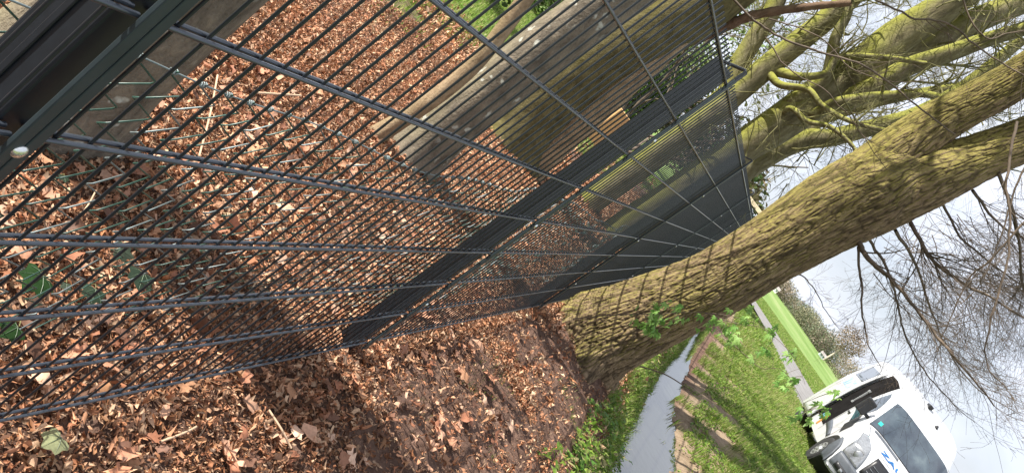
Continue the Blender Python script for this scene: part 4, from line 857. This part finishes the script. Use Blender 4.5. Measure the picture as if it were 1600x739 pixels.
# side glass, dark sheet for the shaded door opening, slid door
RS = -1      # vehicle right = towards the ditch
for sg in (-1, 1):
    sheet(lambda s, h: side(s, h, sg, .006), (T_(-1.42), T_(-2.12)), (.12, .50), 14, 8, 'door_window', M['glass'], van)
    for X_ in (-1.20, -2.22): sheet(lambda s, h: side(s, h, sg, .004), (T_(X_), T_(X_ - .016)), (.10, .95), 2, 12, 'door_seam', M['black_plastic'], van)
    sheet(lambda s, h: side(s, h, sg, .022), (T_(-1.25), T_(-2.2)), (.76, .84), 12, 3, 'side_moulding', M['grey_plastic'], van, .01)
op = sheet(lambda s, h: side(s, h, RS, .005), (T_(-2.30), T_(-3.45)), (.05, .88), 14, 12, 'opening_shade_sheet', M['interior_shade'], van)  # flat dark sheet on the body, painted as the shade inside the doorway
c1 = side(T_(-2.9), .3, RS, .012); m = MB(); m.box((-2.75, RS * 1.0, 1.55), (.05, .03, .42)); m.box((-2.75, RS * 1.0, 1.76), (.14, .03, .05)); m.box((-2.75, RS * 1.0, 1.35), (.14, .03, .05)); m.build('grab_bracket', M['rim'], op)
m = MB(); m.box((-2.7, RS * 1.0, .62), (.10, .03, .30)); m.build('step_light', M['amber'], op)
m = MB(); m.box((-2.95, RS * 1.0, .70), (.25, .03, .22)); m.build('blue_crate', simple('crate_blue', (.12, .30, .40), .5), op)
door = sheet(lambda s, h: side(s, h, RS, .085), (T_(-3.38), T_(-4.62)), (.085, .99), 16, 16, 'sliding_door', M['white_paint'], van, .05)
sheet(lambda s, h: side(s, h, RS, .115), (T_(-3.5), T_(-4.5)), (.14, .34), 10, 5, 'window', M['glass'], door)
sheet(lambda s, h: side(s, h, RS, .115), (T_(-3.6), T_(-4.4)), (.38, .50), 10, 5, 'picture_panel', simple('faded_blue_print', (.35, .5, .75), .4, 0, .6, 6), door)
sheet(lambda s, h: side(s, h, RS, .115), (T_(-3.5), T_(-4.5)), (.52, .62), 10, 5, 'grey_panel', simple('faded_grey_print', (.45, .42, .44), .4, 0, .4, 6), door)
m = MB(); m.box((-3.5, RS * 1.13, 1.15), (.16, .03, .04)); m.build('handle', M['black_plastic'], door, bevel=.008)
m = MB(); m.box((-2.05, RS * 1.02, 1.18), (.18, .03, .04)); m.build('door_handle', M['black_plastic'], van, bevel=.008)
for sg in (-1, 1):
    m = MB(); m.box((-1.22, sg * 1.15, 1.52), (.12, .22, .36)); m.box((-1.28, sg * .98, 1.42), (.06, .16, .07)); mi = m.build('wing_mirror', M['black_plastic'], van, bevel=.03)
    sheet(lambda s, h: side(s, h, sg, .010), (T_(-1.02), T_(-1.38)), (.30, .56), 6, 6, 'mirror_base_panel', M['black_plastic'], van)
for sg in (-1, 1): sheet(lambda s, v: top(s, v, .004), (T_(-.20), T_(-.92)), (sg * .885, sg * .90), 14, 2, 'bonnet_seam', M['grey_plastic'], van)
sheet(lambda s, v: top(s, v, .003), (1.005, 1.018), (-.60, .60), 2, 16, 'bonnet_seam', M['grey_plastic'], van)
# wheels
for X_, lab in ((-.86, 0), (-4.3, 1)):
    for sg in (-1, 1):
        th = np.linspace(0, 2 * PI, 41); m = MB()
        V, F = [], []
        prof = [(.20, .10), (.30, .115), (.335, .10), (.345, .06), (.345, -.06), (.335, -.10), (.30, -.115), (.20, -.10)]
        for a in th[:-1]:
            for (rr, yy) in prof: V.append((X_ + rr * math.cos(a), sg * .915 + yy, .345 + rr * math.sin(a)))
        for i in range(40):
            for j in range(7): F.append((i * 8 + j, i * 8 + j + 1, ((i + 1) % 40) * 8 + j + 1, ((i + 1) % 40) * 8 + j))
        m.add(V, F); m.build('tyre', M['rubber'], van, True)
        m = MB(); m.tube([(X_, sg * .95, .345), (X_, sg * 1.008, .345)], [.205, .205], 32); m.tube([(X_, sg * 1.008, .345), (X_, sg * 1.03, .345)], [.07, .05], 16); rim = m.build('rim', M['rim'], van)
        m = MB()
        for a in np.linspace(0, 2 * PI, 11)[:-1]: m.tube([(X_ + .145 * math.cos(a), sg * 1.005, .345 + .145 * math.sin(a)), (X_ + .145 * math.cos(a), sg * 1.012, .345 + .145 * math.sin(a))], .022, 10)
        m.build('rim_holes', M['black_plastic'], rim)
        # dark arch
        V, F = [], []
        for i, a in enumerate(np.linspace(-.15, PI + .15, 21)):
            for rr in (.34, .43): V.append((X_ + rr * math.cos(a), sg * (1.006 if True else 0), .36 + rr * math.sin(a)))
        for i in range(20): F.append((i * 2, i * 2 + 1, i * 2 + 3, i * 2 + 2))
        m = MB(); m.add(V, F); o = m.build('wheel_arch', M['black_plastic'], van); md = o.modifiers.new('s', 'SOLIDIFY'); md.thickness = .03
        m = MB(); m.tube([(X_, sg * .60, .36), (X_, sg * 1.003, .36)], .40, 32); m.build('wheel_well', M['black_plastic'], van)
m = MB(); m.tube([(-1.95, 0.05, 2.36), (-1.98, .05, 2.42)], [.045, .025], 10); m.tube([(-1.97, .05, 2.41), (-2.28, .05, 2.75)], .004, 5); m.build('antenna', M['black_plastic'], van)
m = MB(); m.box((-2.32, -.25, 2.54), (.24, .10, .08)); m.build('roof_light', M['black_plastic'], van, bevel=.02)
sheet(lambda s, v: top(s, v, .010), (T_(-1.05), T_(-1.12)), (-.86, -.78), 3, 3, 'sticker', M['sticker'], van)
# lettering on the bonnet front, read from the front
cu = bpy.data.curves.new('lettering', 'FONT'); cu.body = 'ZAUG'; cu.size = .27; cu.offset = .007; cu.extrude = .002; cu.shear = .2; cu.space_character = 1.05
cu.materials.append(M['blue_ink']); lt_ = bpy.data.objects.new('lettering', cu); col.objects.link(lt_); lt_.parent = van
dg = bpy.context.evaluated_depsgraph_get(); me = bpy.data.meshes.new_from_object(lt_.evaluated_get(dg)); bpy.data.objects.remove(lt_)
co = np.array([v.co[:] for v in me.vertices])
s0 = float(np.interp(.62, -PR[3:, 0], sl[3:]))
for v_, c_ in zip(me.vertices, co):          # wrap on to the bonnet: text x runs to the vehicle's left, text y up the bonnet
    u_ = -.62 + c_[0] / .90; p_ = top(s0 - .26 + c_[1], u_ + .05, .012); v_.co = (p_[0], p_[1], p_[2])
me.materials.clear(); lo = link_mesh('lettering', me, M['blue_ink'], van)
